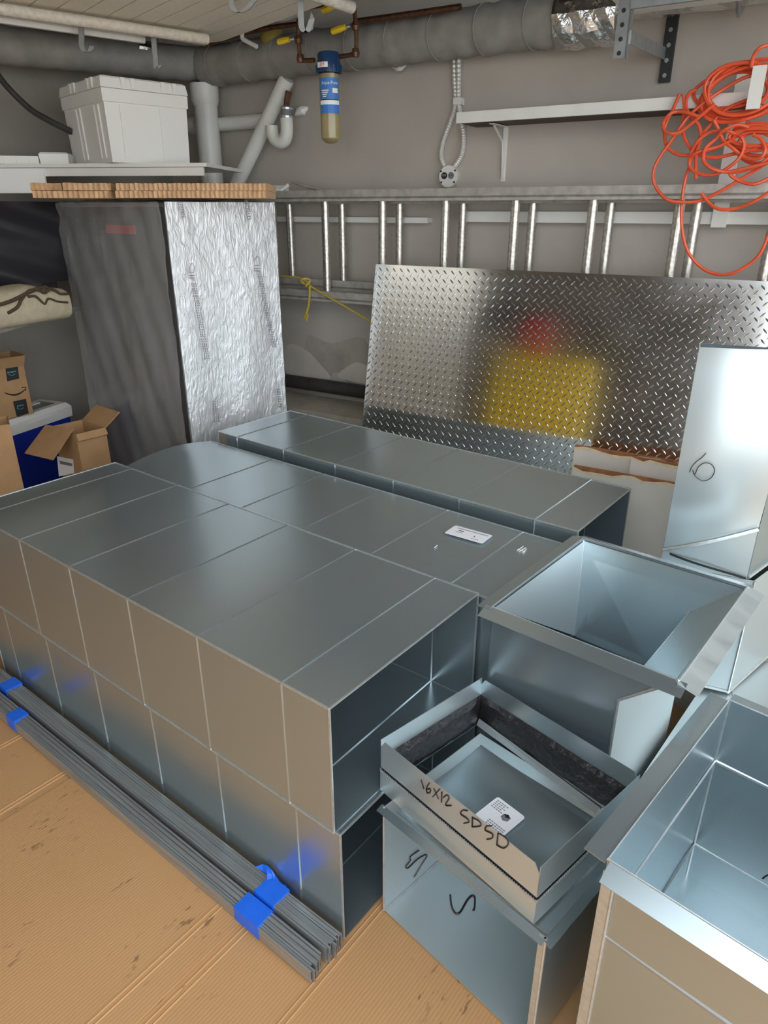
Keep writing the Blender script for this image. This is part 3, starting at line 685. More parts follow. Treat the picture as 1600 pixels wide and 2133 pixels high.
# ================================================================ BACK WALL FITTINGS
# shelves
def wshelf(label, a, b, D0, D1, z0, z1, under=True):
    t = thing('wall_shelf', label, 'shelf', MW @ V(((a + b) / 2, D1, z0)), -31)
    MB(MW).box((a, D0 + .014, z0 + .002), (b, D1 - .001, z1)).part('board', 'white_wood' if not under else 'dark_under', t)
    MB(MW).box((a, D0, z0), (b, D0 + .014, z1 + .001)).part('front_edge', 'white_wood', t)
    if under: MB(MW).box((a, D0 + .014, z1), (b, D1 - .001, z1 + .002)).part('top_face', 'white_wood', t)
    return t
SDp = 2.78
a_ = wl(951, 235, SDp); b_ = wl(951, 257, SDp)
sh = wshelf('upper white shelf with a dark underside, left of the orange cord', a_.x, .30, SDp, WD, b_.z, a_.z)
bs = wl(1055, 262, WD)
m = MB(MW); m.box((bs.x - .010, WD - .004, b_.z - .20), (bs.x + .010, WD - .001, b_.z)); m.box((bs.x - .010, SDp + .05, b_.z - .004), (bs.x + .010, WD - .001, b_.z - .001)); m.part('bracket', 'white_wood', sh)
m = MB(MW); m.rings([[(bs.x - .003, y, z), (bs.x + .003, y, z), (bs.x + .003, y + .01, z), (bs.x - .003, y + .01, z)] for y, z in ((WD - .012, b_.z - .19), (WD - .03, b_.z - .06), (SDp + .07, b_.z - .006))]); m.part('bracket_rib', 'white_wood', sh)
p2 = wl(960, 441, 2.93); q2 = wl(960, 462, 2.93)
wshelf('long lower white shelf behind the ladder rungs', p2.x, .9, 2.93, WD, q2.z, p2.z, False)
p3 = wl(890, 452, 2.93); q3 = wl(700, 463, 2.93)
wshelf('thin lower shelf behind the left end of the ladder', -2.75, p3.x, 2.93, WD, q3.z, q3.z + .022, False)
# clutter of white shelf brackets lying on the ladder's top rail
bk = thing('metal_bracket', 'white folded shelf bracket lying on the ladder rail by the wrapped crate', 'bracket', MW @ wl(620, 400, LD + .03), -31)
zr_ = zt_ + .018
m = MB(MW)
m.tube([(-2.40, LD + .00, zr_ + .008), (-2.24, LD + .00, zr_ + .008), (-2.20, LD + .005, zr_ + .03)], .008, 6); m.part('arm', 'white_print', bk)
m = MB(MW); m.box((-2.42, LD + .02, zr_), (-2.23, LD + .045, zr_ + .030)); m.part('arm', 'white_wood', bk)
bk = thing('metal_bracket', 'grey bracket strip sloping over the ladder rail', 'bracket', MW @ V((-2.1, LD + .03, zr_)), -31)
m = MB(MW); m.tube([(-2.20, LD + .03, zr_ + .045), (-2.10, LD + .02, zr_ + .02), (-2.02, LD + .01, zr_ + .006)], .007, 6); m.part('arm', 'alu_rail', bk)
m = MB(MW); m.tube([(-2.18, LD + .05, zr_ + .04), (-2.03, LD + .04, zr_ + .006)], .006, 6); m.part('arm', 'alu_rail', bk)

# outlet with two flexible conduits
oc = wl(940, 368, WD)
ot = thing('wall_outlet', 'round grey wall outlet above the ladder rail', 'outlet', MW @ V((oc.x, WD, oc.z)), -31)
def disc(c, r, D0, D1, n=24): return [[(c.x + r * math.cos(2 * math.pi * k / n), D, c.z + r * math.sin(2 * math.pi * k / n)) for k in range(n)] for D in (D0, D1)]
MB(MW).rings(disc(oc, .044, WD - .028, WD - .001)).part('box', 'conduit', ot)
MB(MW).rings(disc(oc, .041, WD - .032, WD - .027)).part('cover', 'white_wood', ot)
for dx in (-.017, .015):
    so_ = MB(MW).rings(disc(oc + V((dx, 0, .003)), .0135, WD - .0345, WD - .031)).part('socket', 'strut_black' if dx < 0 else 'grey_print', ot)
    m = MB(MW); m.box((oc.x + dx - .006, WD - .0355, oc.z + .001), (oc.x + dx - .004, WD - .0342, oc.z + .009)); m.box((oc.x + dx + .004, WD - .0355, oc.z + .001), (oc.x + dx + .006, WD - .0342, oc.z + .009)); m.part('slot', 'white_print' if dx < 0 else 'black_print', so_)
for dx, dz in ((-.033, .02), (.033, .022), (.03, -.022), (-.03, -.022)):
    MB(MW).rings(disc(oc + V((dx, 0, dz)), .004, WD - .034, WD - .031, 8)).part('screw', 'strut_black', ot)
def flexi(path, label):
    P = spl(path, 14); rs = [.0105 + .0009 * (1 if i % 2 else -1) for i in range(len(P))]
    m = MB(MW); m.tube(P, rs, 8); solo(m, 'flexible_conduit', 'conduit', label, 'conduit', MW @ V(path[-1]), -31, 'flexible conduits at the outlet')
cD = WD - .014
flexi(wpts([(946, 100), (947, 160), (949, 215), (940, 250), (925, 290), (919, 325), (928, 350)], cD), 'ribbed white conduit on the left, bowing out to the outlet')
flexi([p + V((0, -.006, 0)) for p in wpts([(957, 100), (957, 160), (957, 215), (962, 250), (967, 290), (962, 325), (948, 347)], cD)], 'ribbed white conduit on the right, passing the shelf end')
cp = wl(956, 212, cD); solo(MB(MW).box((cp.x - .016, cD - .02, cp.z - .012), (cp.x + .018, WD - .001, cp.z + .012)), 'conduit_clip', 'white_wood', 'small white clip holding the two conduits by the shelf', 'clip', MW @ V((cp.x, WD, cp.z)), -31)
# white upright strip and cord peg
pu = wl(1515, 470, WD)
ps_ = thing('upright_strip', 'white upright wall strip behind the tangled orange cord', 'wall strip', MW @ V((-.36, WD, 1.36)), -31)
MB(MW).box((-.385, WD - .06, 1.36), (-.335, WD - .045, 1.86)).part('strip', 'white_wood', ps_)
pgp = wl(1575, 180, 2.70)
MB(MW).box((pgp.x - .018, 2.70, pgp.z - .060), (pgp.x + .020, 2.715, pgp.z + .055)).part('peg_front', 'white_wood', ps_)
MB(MW).box((pgp.x - .012, 2.715, pgp.z - .05), (pgp.x + .012, WD - .05, pgp.z - .02)).part('peg_arm', 'white_wood', ps_)

# orange extension cord
cd = thing('extension_cord', 'tangled orange extension cord hanging on the white peg', 'cord', MW @ V((-.33, 2.76, 1.2)), -31)
CP = [[(1330, 1640), (1250, 1830), (1150, 1930), (1000, 2010), (850, 2010), (720, 1940), (620, 1800), (575, 1600), (580, 1350), (610, 1180), (650, 1080), (700, 900), (820, 740), (960, 600), (1150, 520)],
      [(1330, 1050), (1200, 1130), (1050, 1220), (900, 1310), (720, 1390), (560, 1400), (440, 1370), (350, 1260), (335, 1150), (380, 1030), (470, 900), (560, 770), (650, 650), (780, 540), (920, 440), (1100, 340), (1250, 300)],
      [(1000, 870), (900, 920), (780, 955), (690, 985), (640, 1040), (650, 1110), (740, 1160), (860, 1160), (980, 1100), (1070, 1020), (1110, 920), (1090, 850), (1040, 820), (950, 790), (820, 800), (720, 870), (660, 960), (640, 1030)],
      [(720, 670), (640, 640), (540, 625), (470, 650), (415, 720), (430, 790), (490, 815), (560, 800), (640, 740), (740, 660), (860, 560)],
      [(560, 470), (490, 620), (430, 760), (440, 900), (500, 970), (600, 1000), (720, 980), (860, 940), (960, 880), (1060, 830), (1170, 800), (1330, 800)],
      [(1330, 1190), (1200, 1245), (1080, 1220), (990, 1160), (1100, 1130), (1220, 1090), (1330, 1010)],
      [(740, 1320), (800, 1400), (900, 1460), (1050, 1450), (1200, 1390), (1330, 1310)],
      [(1165, 250), (1190, 150), (1250, 80), (1340, 50)],
      [(590, 480), (600, 600), (580, 740), (600, 850), (660, 950), (740, 1000), (860, 1020), (1000, 990), (1150, 960), (1300, 900)],
      [(700, 440), (640, 470), (610, 560), (640, 650), (720, 740), (735, 850), (700, 1000), (700, 1200)],
      [(1180, 820), (1250, 860), (1290, 950), (1250, 1020), (1160, 1030), (1090, 1000), (1000, 930), (930, 870), (890, 780), (850, 700)],
      [(1150, 760), (1050, 740), (930, 790), (860, 860), (780, 940), (760, 1040), (830, 1110), (960, 1140), (1120, 1110), (1330, 1060)]]
cr_ = random.Random(11)
for i, pl in enumerate(CP):
    D = LD - .045 - .011 * (i % 4)
    MB(MW).tube(spl([p + V((0, cr_.uniform(-.006, .006), 0)) for p in wpts(pl, D, 4.103, 1280, 80)], 6), .0056, 7).part('strand', 'orange_cord', cd, True)
for i in range(9):
    cx, cy = 1080 + cr_.uniform(-40, 60), 450 + cr_.uniform(-25, 25); rx, ry = cr_.uniform(240, 400), cr_.uniform(150, 235); ro = R(cr_.uniform(-28, -8))
    pl = []
    for k in range(14):
        a = 2 * math.pi * k / 14; x, y = rx * math.cos(a) * (1 + .06 * math.sin(2 * a + i)), ry * math.sin(a)
        pl.append((cx + x * math.cos(ro) - y * math.sin(ro), cy + x * math.sin(ro) + y * math.cos(ro)))
    D = LD - .030 - .008 * (i % 6)
    MB(MW).tube(spl([p + V((0, cr_.uniform(-.006, .006), 0)) for p in wpts(pl, D, 4.103, 1280, 80)], 4, True), .0056, 7, True).part('strand', 'orange_cord', cd, True)
for i in range(4):
    cx, cy = 1200 + cr_.uniform(-30, 60), 900 + cr_.uniform(-60, 60); rx, ry = cr_.uniform(130, 260), cr_.uniform(70, 140); ro = R(cr_.uniform(-25, 5))
    pl = [(cx + rx * math.cos(a) * math.cos(ro) - ry * math.sin(a) * math.sin(ro), cy + rx * math.cos(a) * math.sin(ro) + ry * math.sin(a) * math.cos(ro)) for a in [2 * math.pi * k / 12 for k in range(12)]]
    MB(MW).tube(spl(wpts(pl, LD - .028 - .01 * i, 4.103, 1280, 80), 4, True), .0056, 7, True).part('strand', 'orange_cord', cd, True)

# peeling patches low on the wall
wbk = bpy.data.objects['wall_back']
for pts, m_ in (([(640, 700), (690, 715), (760, 705), (775, 790), (730, 800), (700, 775), (672, 800), (640, 770)], 'wall_stain'), ([(598, 720), (635, 728), (668, 760), (685, 790), (600, 782)], 'wall_chip'), ([(705, 785), (722, 765), (745, 755), (772, 770), (772, 800)], 'wall_chip')):
    o = MB(MW).poly(spl([wl(x, y, WD - (.001 if m_ == 'wall_stain' else .0018)) for x, y in pts], 4, True), .0015, (0, 1, 0)).part('peeling_patch', m_); o.parent = wbk

# low dark pipe at the foot of the wall
pa = wl(600, 793, WD - .05)
solo(MB(MW).tube([(-2.60, WD - .05, pa.z), (-1.4, WD - .05, pa.z), (.8, WD - .05, pa.z)], .034, 10), 'iron_pipe', 'dark_pipe', 'dark old pipe running low along the back wall ledge', 'pipe', MW @ V((-1, WD - .05, pa.z - .034)), -31, smooth=True)

# insulated duct on the wall, foil patch, bracket group
ID = WD - .10; IR = .082
def izc(x, yt, yb): return wl(x, (yt + yb) / 2, ID).z
zi = izc(800, 50, 131)
ins = thing('insulated_pipe', 'fat grey insulated pipe along the top of the back wall', 'pipe', MW @ V((-1.9, ID, zi - IR)), -31)
sA, sB = wl(425, 130, ID).x, wl(1172, 50, ID).x
N_ = 60
m = MB(MW); m.tube([(sA + (sB - sA) * i / N_, ID, zi + .003 * math.sin(i * 1.7)) for i in range(N_ + 1)], [IR * (1 + .025 * math.sin(i * 2.3) + .02 * math.sin(i * .9)) for i in range(N_ + 1)], 18); m.part('jacket', 'insul', ins, True)
for i in range(9):
    s = sA + .1 + (sB - sA - .2) * i / 8
    MB(MW).tube([(s + .02 * math.cos(a) , ID + (IR + .003) * math.cos(a), zi + (IR + .003) * math.sin(a)) for a in [2 * math.pi * k / 18 for k in range(18)]], .0022, 5, True).part('tape_wrap', 'insul', ins)
sC = wl(1288, 40, ID).x
m = MB(MW); rs = []
for i in range(13):
    s = sB - .01 + (sC - sB + .02) * i / 12
    rs.append([(s, ID + (IR + .010 + .006 * math.sin(5 * k + i * 1.3)) * math.cos(2 * math.pi * k / 18), zi + (IR + .010 + .006 * math.sin(3 * k + i)) * math.sin(2 * math.pi * k / 18)) for k in range(18)])
m.rings(rs); m.part('foil_patch', 'foil', ins)
m = MB(MW); rs = []
for i in range(25):
    s = sC + 1.2 * i / 24
    rs.append([(s, ID + (.062 + .003 * math.sin(3 * k + i)) * math.cos(2 * math.pi * k / 14), zi + .035 + (.062 + .003 * math.sin(2 * k + i * 1.7)) * math.sin(2 * math.pi * k / 14)) for k in range(14)])
m.rings(rs); m.part('foil_jacket', 'foil', ins)
sF = wl(1535, 30, ID).x
m = MB(MW); m.rings([[(s, ID + .085 * math.cos(2 * math.pi * k / 20), zi + .03 + .085 * math.sin(2 * math.pi * k / 20)) for k in range(20)] for s in (sF, sF + .008)]); m.part('collar', 'strut_grey', ins)
# pipe along the left wall meeting it
pL0, pL1 = atz(-60, 88, 2.05), atz(415, 135, 2.05)
pl_ = thing('insulated_pipe', 'grey insulated pipe along the left wall above the white bin', 'pipe', (pL1.x, pL1.y, 1.99), 0)
m = MB(); m.tube([pL0.lerp(pL1, i / 30) + V((0, 0, .002 * math.sin(i * 2))) for i in range(33)], [.072 * (1 + .02 * math.sin(i * 1.9)) for i in range(33)], 16); m.part('jacket', 'insul', pl_, True)
f0, f1 = atz(300, 105, 2.09), atz(418, 132, 2.07)
m = MB(); m.tube([f0.lerp(f1, i / 8) + V((.0, -.09, .0)) for i in range(9)], [.022 + .004 * math.sin(i * 2.1) for i in range(9)], 10); m.part('foil_branch', 'foil', pl_)
ej = atz(418, 140, 2.06)
m = MB(); m.tube([ej + V((-.03, -.1, -.03)), ej + V((0, -.10, 0)), ej + V((.02, -.1, .05))], [.018, .028, .016], 8); m.part('joint_wrap', 'foil', pl_)

# slotted strut group top right with its shelf
st = thing('strut_bracket', 'galvanized angle bracket and black slotted upright below the foil pipe', 'bracket', MW @ V((wl(1395, 168, WD).x, WD, 1.84)), -31)
q = wl(1395, 100, WD)
ub = MB(MW).box((q.x - .019, WD - .022, q.z - .105), (q.x + .019, WD - .001, q.z + .20)).part('slotted_upright', 'strut_black', st)
for k in range(5): MB(MW).rings(disc(V((q.x, 0, q.z - .085 + .045 * k)), .007, WD - .0235, WD - .0215, 10)).part('bolt_hole', 'strut_grey', ub)
AD = 2.50
p = wl(1296, 60, AD)
an = MB(MW); an.box((p.x - .018, AD, p.z - .075), (p.x + .020, AD + .004, p.z + .10)); an.box((p.x + .016, AD, p.z - .075), (p.x + .020, AD + .036, p.z + .10))
ap = an.part('angle_leg', 'strut_grey', st)
for k in range(4): MB(MW).rings(disc(V((p.x - .001, 0, p.z - .062 + .036 * k)), .0065, AD - .0015, AD + .001, 10)).part('bolt_hole', 'strut_black', ap)
m = MB(MW); za_ = p.z - .02
m.rings([[(s, D - .0, z - .018), (s + .004, D, z - .018), (s + .004, D, z + .018), (s, D, z + .018)] for s, D, z in ((p.x + .02, AD + .02, za_), (q.x - .01, WD - .024, q.z - .02))]); m.part('cross_bar', 'strut_grey', st)
m = MB(MW); m.box((p.x + .02, AD - .012, p.z + .045), (p.x + .9, AD + .0, p.z + .085)); m.box((p.x + .02, AD - .012, p.z + .085), (p.x + .9, AD + .10, p.z + .09)); m.part('angle_rail', 'strut_grey', st)
sh4 = MB(MW).box((p.x - .06, AD - .02, p.z + .092), (p.x + .9, WD - .2, p.z + .115)); solo(sh4, 'overhead_shelf', 'white_wood', 'cream shelf edge at the top right above the foil pipe', 'shelf', MW @ V((p.x + .4, AD, p.z + .092)), -31)

# ceiling panel with rods and hooks
CPZ = 2.10
ca, cb, cc = atz(432, 97, CPZ), atz(-40, 14, CPZ), atz(700, 0, CPZ)
cn = (cc - ca).normalized(); cl = (cb - ca).normalized()
cpn = thing('hung_panel', 'cream ribbed wooden panel hung below the ceiling at the top left', 'ceiling panel', ca + V((0, 0, 0)), math.degrees(math.atan2(cn.y, cn.x)))
base4 = [ca, ca + cl * 2.2, ca + cl * 2.2 + cn * 2.0, ca + cn * 2.0]
nb = 24
for i in range(nb):
    a, b = i / nb, (i + 1) / nb - .0025
    MB().poly([ca.lerp(ca + cl * 2.2, a), ca.lerp(ca + cl * 2.2, b), (ca + cn * 2.0).lerp(ca + cn * 2.0 + cl * 2.2, b), (ca + cn * 2.0).lerp(ca + cn * 2.0 + cl * 2.2, a)], .018, (0, 0, 1)).part('plank', 'ceil_panel', cpn)
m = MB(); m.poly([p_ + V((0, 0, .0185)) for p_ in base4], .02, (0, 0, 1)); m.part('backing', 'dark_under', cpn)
eA = ca + cl * 2.2
m = MB(); m.tube([ca - cn * .02 + V((0, 0, .012)), ca + cn * 2.0 + V((0, 0, .012)) - cn * .0], .012, 5); m.part('edge_strip', 'dark_under', cpn)
rods = thing('edge_rod', 'rough cream rod along the left edge of the hung panel', 'rod', atz(430, 80, 2.07), 0)
ra, rb = atz(432, 82, 2.07), atz(-60, 10, 2.07)
m = MB(); m.tube([ra.lerp(rb, i / 20) for i in range(21)], .020, 10); m.part('rod', 'cream_rod', rods, True)
m = MB(); ra2, rb2 = atz(300, 82, 2.06), atz(-60, 30, 2.06); m.tube([ra2.lerp(rb2, i / 10) for i in range(11)], .017, 6); m.part('batten', 'white_wood', rods)
r2 = thing('edge_rod', 'short rough cream rod end at the top near the yellow valves', 'rod', atz(730, 15, 2.10), 0)
m = MB(); e1, e2 = atz(733, 15, 2.10), atz(600, -30, 2.10); m.tube([e1.lerp(e2, i / 8) for i in range(9)], .021, 10); m.part('rod', 'cream_rod', r2, True)
def hook(pts, z, label):
    P = [atz(x, y, z) for x, y in pts]; Y0 = P[0].y; P = [atY(x, y, Y0 - .01) for x, y in pts]
    m = MB(); Q = spl(P, 5)
    m.rings([[q + V((-.010, -.004, 0)), q + V((.010, -.004, 0)), q + V((.010, .004, 0)), q + V((-.010, .004, 0))] for q in Q])
    solo(m, 'steel_hook', 'strut_grey', label, 'hook', P[len(P) // 2], 0, 'steel hooks under the panel')
hook([(168, 50), (170, 75), (171, 96), (178, 108), (188, 106), (192, 96)], 2.07, 'grey J-shaped hook hanging left of the other rod hook')
hook([(320, 72), (322, 100), (325, 125), (326, 143), (333, 136)], 2.07, 'straight grey hook hanging over the foil branch')
hook([(480, -20), (485, 15), (497, 26), (515, 18), (530, 0)], 2.12, 'wide grey hook under the planks at the top edge')
hook([(626, -20), (627, 20), (629, 58), (640, 66), (650, 40)], 2.12, 'long grey hook hanging beside the yellow valve handle')

# copper lines, valves, clutter above the pipe
cu = thing('copper_line', 'copper water line with yellow valve handles feeding the filter', 'pipe', MW @ wl(630, 100, 2.70), -31)
cD_ = 2.68
m = MB(MW)
m.tube(spl(wpts([(622, 40), (622, 75), (624, 108), (628, 123), (640, 126), (655, 125)], cD_), 4), .0085, 8)
m.tube(spl(wpts([(738, 15), (741, 50), (743, 85), (741, 108), (733, 114), (706, 118)], cD_), 4), .0085, 8)
m.part('tube', 'copper', cu, True)
for (x, y) in ((622, 82), (741, 54), (626, 122), (741, 110)):
    c = wl(x, y, cD_); MB(MW).lathe([(.013, c.z - .014), (.016, c.z), (.013, c.z + .014)], (c.x, cD_, 0), 10).part('joint', 'copper', cu)
m = MB(MW)
m.tube(spl(wpts([(420, 60), (520, 40), (620, 18), (700, 4)], 2.74), 4), .011, 8); m.tube(spl(wpts([(430, 92), (540, 62), (620, 50)], 2.76), 4), .010, 8); m.tube(spl(wpts([(740, 45), (850, 30), (960, 14)], 2.76), 4), .011, 8)
m.part('supply_tube', 'copper', cu, True)
for (x0, y0, x1, y1) in ((580, 88, 603, 82), (692, 66, 720, 56), (672, 22, 698, 12)):
    a, b = wl(x0, y0, cD_ - .02), wl(x1, y1, cD_ - .02)
    m = MB(MW); m.tube([a, a.lerp(b, .5), b], [.011, .012, .009], 6); vh = m.part('valve_handle', 'yellow_handle', cu)
    c = wl(x1 + 9, y1 - 2, cD_ - .01); m = MB(MW); m.tube([b, c], .006, 6); m.part('valve_stem', 'strut_grey', vh)
m = MB(MW); a, b = wl(512, 62, 2.72), wl(528, 58, 2.72); m.tube([a, b], .014, 8); m.part('red_fitting', 'copper', cu)
cl2 = thing('rubber_bulb', 'dirty yellow lump tucked above the insulated pipe', 'plumbing part', MW @ wl(570, 90, 2.86), -31)
c = wl(568, 78, 2.86); m = MB(MW); m.lathe([(.02, c.z - .05), (.05, c.z - .03), (.056, c.z), (.045, c.z + .03), (.015, c.z + .045)], (c.x, 2.86, 0), 14); m.part('bulb', 'dirty_yellow', cl2, True)
solo(MB(MW).tube(spl(wpts([(505, 68), (505, 80), (518, 88), (535, 97)], 2.74), 5), .009, 8), 'white_hose', 'pvc', 'short white hose curving down behind the panel corner', 'hose', MW @ wl(535, 97, 2.74), -31, smooth=True)
solo(MB(MW).tube(spl(wpts([(535, 50), (570, 38), (610, 30), (625, 28)], 2.78), 5), [.016 + .003 * math.sin(i) for i in range(16)], 8), 'white_tube', 'pvc', 'lumpy white sealed tube above the yellow valve', 'pipe', MW @ wl(570, 38, 2.78), -31, smooth=True)
c = wl(650, 40, 2.66); solo(MB(MW).poly([wl(648, 25, 2.66), wl(655, 40, 2.66), wl(650, 62, 2.66), wl(640, 66, 2.66)], .003), 'paper_tag', 'white_print', 'white paper tag hanging by the long hook', 'tag', MW @ c, -31)
# dark joists between the panel and the wall
for i, s in enumerate((-2.5, -1.75, -1.0, -.25, .5)):
    struct(MB(MW).box((s, .9, 2.32), (s + .05, WD, 2.50)), 'trim_%d' % (i + 2), 'ceiling_dark')

# water filter
FD = 2.66
fc = wl(685, 130, FD); fb = wl(687, 300, FD)
ft = thing('water_filter', 'clear water filter housing with a dark blue cap on the copper line', 'water filter', MW @ V((fc.x, FD, fb.z)), -31)
h0, h1 = fb.z, wl(682, 110, FD).z; zc_ = wl(684, 146, FD).z
hc = (fc.x, FD, 0)
cap = MB(MW).lathe([(.040, zc_ - .012), (.050, zc_ - .012), (.051, zc_ + .012), (.044, zc_ + .030), (.044, h1 - .006), (.040, h1)], hc, 20).part('cap', 'blue_cap', ft, True)
for k in range(20):
    a = 2 * math.pi * k / 20; MB(MW @ Matrix.Translation(hc) @ Matrix.Rotation(a, 4, 'Z')).box((.0495, -.003, zc_ - .010), (.0535, .003, zc_ + .012)).part('grip_rib', 'blue_cap', cap)
MB(MW).lathe([(.010, h0), (.024, h0 + .004), (.040, h0 + .020), (.041, zc_ - .012)], hc, 24).part('clear_bowl', 'clear_bowl', ft, True)
MB(MW).lathe([(.02, h0 + .012), (.033, h0 + .022), (.033, zc_ - .015)], hc, 20).part('cartridge', 'filter_core', ft, True)
def curved(zlo, zhi, a0, a1, r, nm, m_, par=ft):
    n = 10; m = MB(MW)
    m.rings([[(fc.x + rr * math.sin(R(a0 + (a1 - a0) * i / n)), FD - rr * math.cos(R(a0 + (a1 - a0) * i / n)), z) for rr, z in ((r, zlo), (r + .0008, zlo), (r + .0008, zhi), (r, zhi))] for i in range(n + 1)]); return m.part(nm, m_, par)
zf0, zf1 = wl(685, 238, FD).z, wl(685, 165, FD).z
lb = curved(zf0, zf1, -22, 92, .042, 'blue_label', 'blue_print')
zk = wl(685, 217, FD).z
curved(zk - .006, zk + .009, -22, 92, .043, 'white_band', 'white_print', lb); curved(zk + .009, zk + .012, -22, 92, .043, 'black_line', 'black_print', lb)
MTx = MW @ Matrix.Translation((fc.x, FD, zf1 - .018)) @ Matrix.Rotation(R(36), 4, 'Z') @ Matrix.Translation((0, -.0445, 0)) @ Matrix.Rotation(R(90), 4, 'X')
text_mesh('Aqua-Pure', .0165, MTx, 'brand_text', 'white_print', lb, bend=.044)
for k in range(4): curved(zf1 - .045 - k * .007, zf1 - .042 - k * .007, -12 + 3 * k, 30 - 5 * k, .043, 'print_line', 'white_print', lb)
curved(zf1 - .052, zf1 - .036, 50, 82, .043, 'print_block', 'white_print', lb)
wlb = curved(zc_ + .002, zc_ + .020, -20, 30, .0536, 'white_sticker', 'white_print')
MTx = MW @ Matrix.Translation((fc.x, FD, zc_ + .011)) @ Matrix.Rotation(R(5), 4, 'Z') @ Matrix.Translation((0, -.0552, 0)) @ Matrix.Rotation(R(90), 4, 'X')
text_mesh('3M', .018, MTx, 'sticker_text', 'red', wlb)

# PVC drains at the corner
pv = thing('drain_pipe', 'fat vertical white drain pipe in the wall corner behind the bin', 'pipe', MW @ V((-2.72, WD - .10, 1.3)), -31)
c = wl(432, 260, WD - .10)
m = MB(MW); m.lathe([(.056, .502), (.056, zi - IR - .01)], (c.x, WD - .10, 0), 18); m.part('tube', 'pvc', pv, True)
zc2 = wl(432, 200, WD - .1).z
m = MB(MW); m.lathe([(.058, zc2 - .04), (.066, zc2 - .02), (.068, zc2 + .05), (.066, zi - IR - .008)], (c.x, WD - .10, 0), 18); m.part('coupling', 'pvc', pv, True)
m = MB(MW); m.tube(wpts([(395, 262), (470, 258), (560, 250)], WD - .035), .032, 12); m.part('branch', 'pvc', pv, True)
m = MB(MW); m.tube(wpts([(398, 262), (412, 261)], WD - .04), .039, 12); m.part('branch_collar', 'pvc', pv, True)
dg = thing('drain_pipe', 'slanting white drain pipe crossing the back wall', 'pipe', MW @ wl(500, 360, WD - .2), -31)
m = MB(MW); m.tube(wpts([(598, 163), (560, 245), (500, 370), (470, 440)], WD - .10), .034, 14); m.part('tube', 'pvc', dg, True)
tr = thing('drain_trap', 'small white U-shaped drain trap right of the slanting pipe', 'pipe', MW @ wl(590, 300, WD - .1), -31)
tD = WD - .12
m = MB(MW); m.tube(spl(wpts([(597, 246), (598, 270), (595, 288), (587, 296), (576, 293), (568, 280), (566, 262)], tD), 5), .029, 12); m.part('bend', 'pvc', tr, True)
m = MB(MW); m.tube(wpts([(597, 222), (597, 247)], tD), [.025, .027], 12); m.part('rubber_coupling', 'grey_print', tr, True)
for y in (226, 243): m = MB(MW); m.tube(wpts([(597, y - 2), (597, y + 2)], tD), .029, 12); m.part('hose_clamp', 'galv_seam', tr)
m = MB(MW); m.tube(spl(wpts([(602, 190), (599, 205), (597, 222)], tD), 4), .014, 8); m.part('tailpiece', 'copper', tr, True)
c = wl(626, 232, WD - .02); m = MB(MW); m.tube([(c.x - .035, WD - .012, c.z - .012), (c.x - .015, WD - .014, c.z), (c.x + .01, WD - .014, c.z + .004), (c.x + .035, WD - .010, c.z + .014)], [.006, .017, .020, .007], 7); solo(m, 'plaster_lump', 'white_print', 'lump of white plaster on the wall beside the drain trap', 'plaster', MW @ c, -31, smooth=True)
c = wl(836, 132, WD - .03); m = MB(MW); m.lathe([(.012, c.z - .03), (.03, c.z - .015), (.035, c.z + .02)], (c.x, WD - .05, 0), 12); solo(m, 'lamp_holder', 'pvc', 'small cream lamp holder poking out below the insulated pipe', 'lamp holder', MW @ V((c.x, WD - .05, c.z - .03)), -31, smooth=True)

# ================================================================ LEFT CORNER
# wrapped crate
M0 = V((-.804, 2.75, 0)); MRZ = 48.0
MX = FR(M0, MRZ); cw, cdp, ch = .515, .825, 1.445
wr = thing('wrapped_crate', 'tall crate under crumpled clear plastic in the corner', 'wrapped crate', MX @ V((cw / 2, cdp / 2, 0)), MRZ)
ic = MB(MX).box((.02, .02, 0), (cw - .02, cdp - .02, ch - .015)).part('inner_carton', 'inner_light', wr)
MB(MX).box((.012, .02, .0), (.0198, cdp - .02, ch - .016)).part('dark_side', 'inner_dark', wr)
n_x = MX.to_3x3() @ V((-1, 0, 0)); 
a = onp(222, 468, MX @ V((.014, 0, 0)), n_x); b = onp(285, 488, MX @ V((.014, 0, 0)), n_x)
al, bl = MX.inverted() @ a, MX.inverted() @ b
MB(MX).box((.008, bl.y, bl.z), (.0118, al.y, al.z)).part('red_label', 'red', wr)
def crump(u, v, k): return .010 * math.sin(9 * u + 3 * v + k) * math.sin(5 * v + k) + .006 * math.sin(23 * u + 11 * v) + .004 * math.sin(41 * v - 17 * u + k)
MB(MX).sheet((0, cdp, -.0), (0, -cdp, 0), (0, 0, ch), 46, 60, .0008, lambda a, b: .012 + .35 * crump(a * 1.5, b * 2, 1) * 1.2 + .02 * max(0, b - .9) * 4 * math.sin(14 * a)).part('clear_film', 'film_clear', wr, True)
MB(MX).sheet((0, 0, 0), (cw, 0, 0), (0, 0, ch), 46, 80, .0008, lambda a, b: 0.016 + .16 * crump(a * 1.7, b * 3.2, 2) + .007 * math.sin(11 * a + 1.5 * b + .8 * math.sin(5 * b)) * (.6 + .4 * math.sin(4 * b))).part('white_film', 'film_white', wr, True)
MB(MX).sheet((-.006, -.008, ch), (cw, 0, 0), (0, cdp, 0), 20, 24, .0008, lambda a, b: .008 + .6 * crump(a * 2, b * 2, 3)).part('top_film', 'film_clear', wr, True)
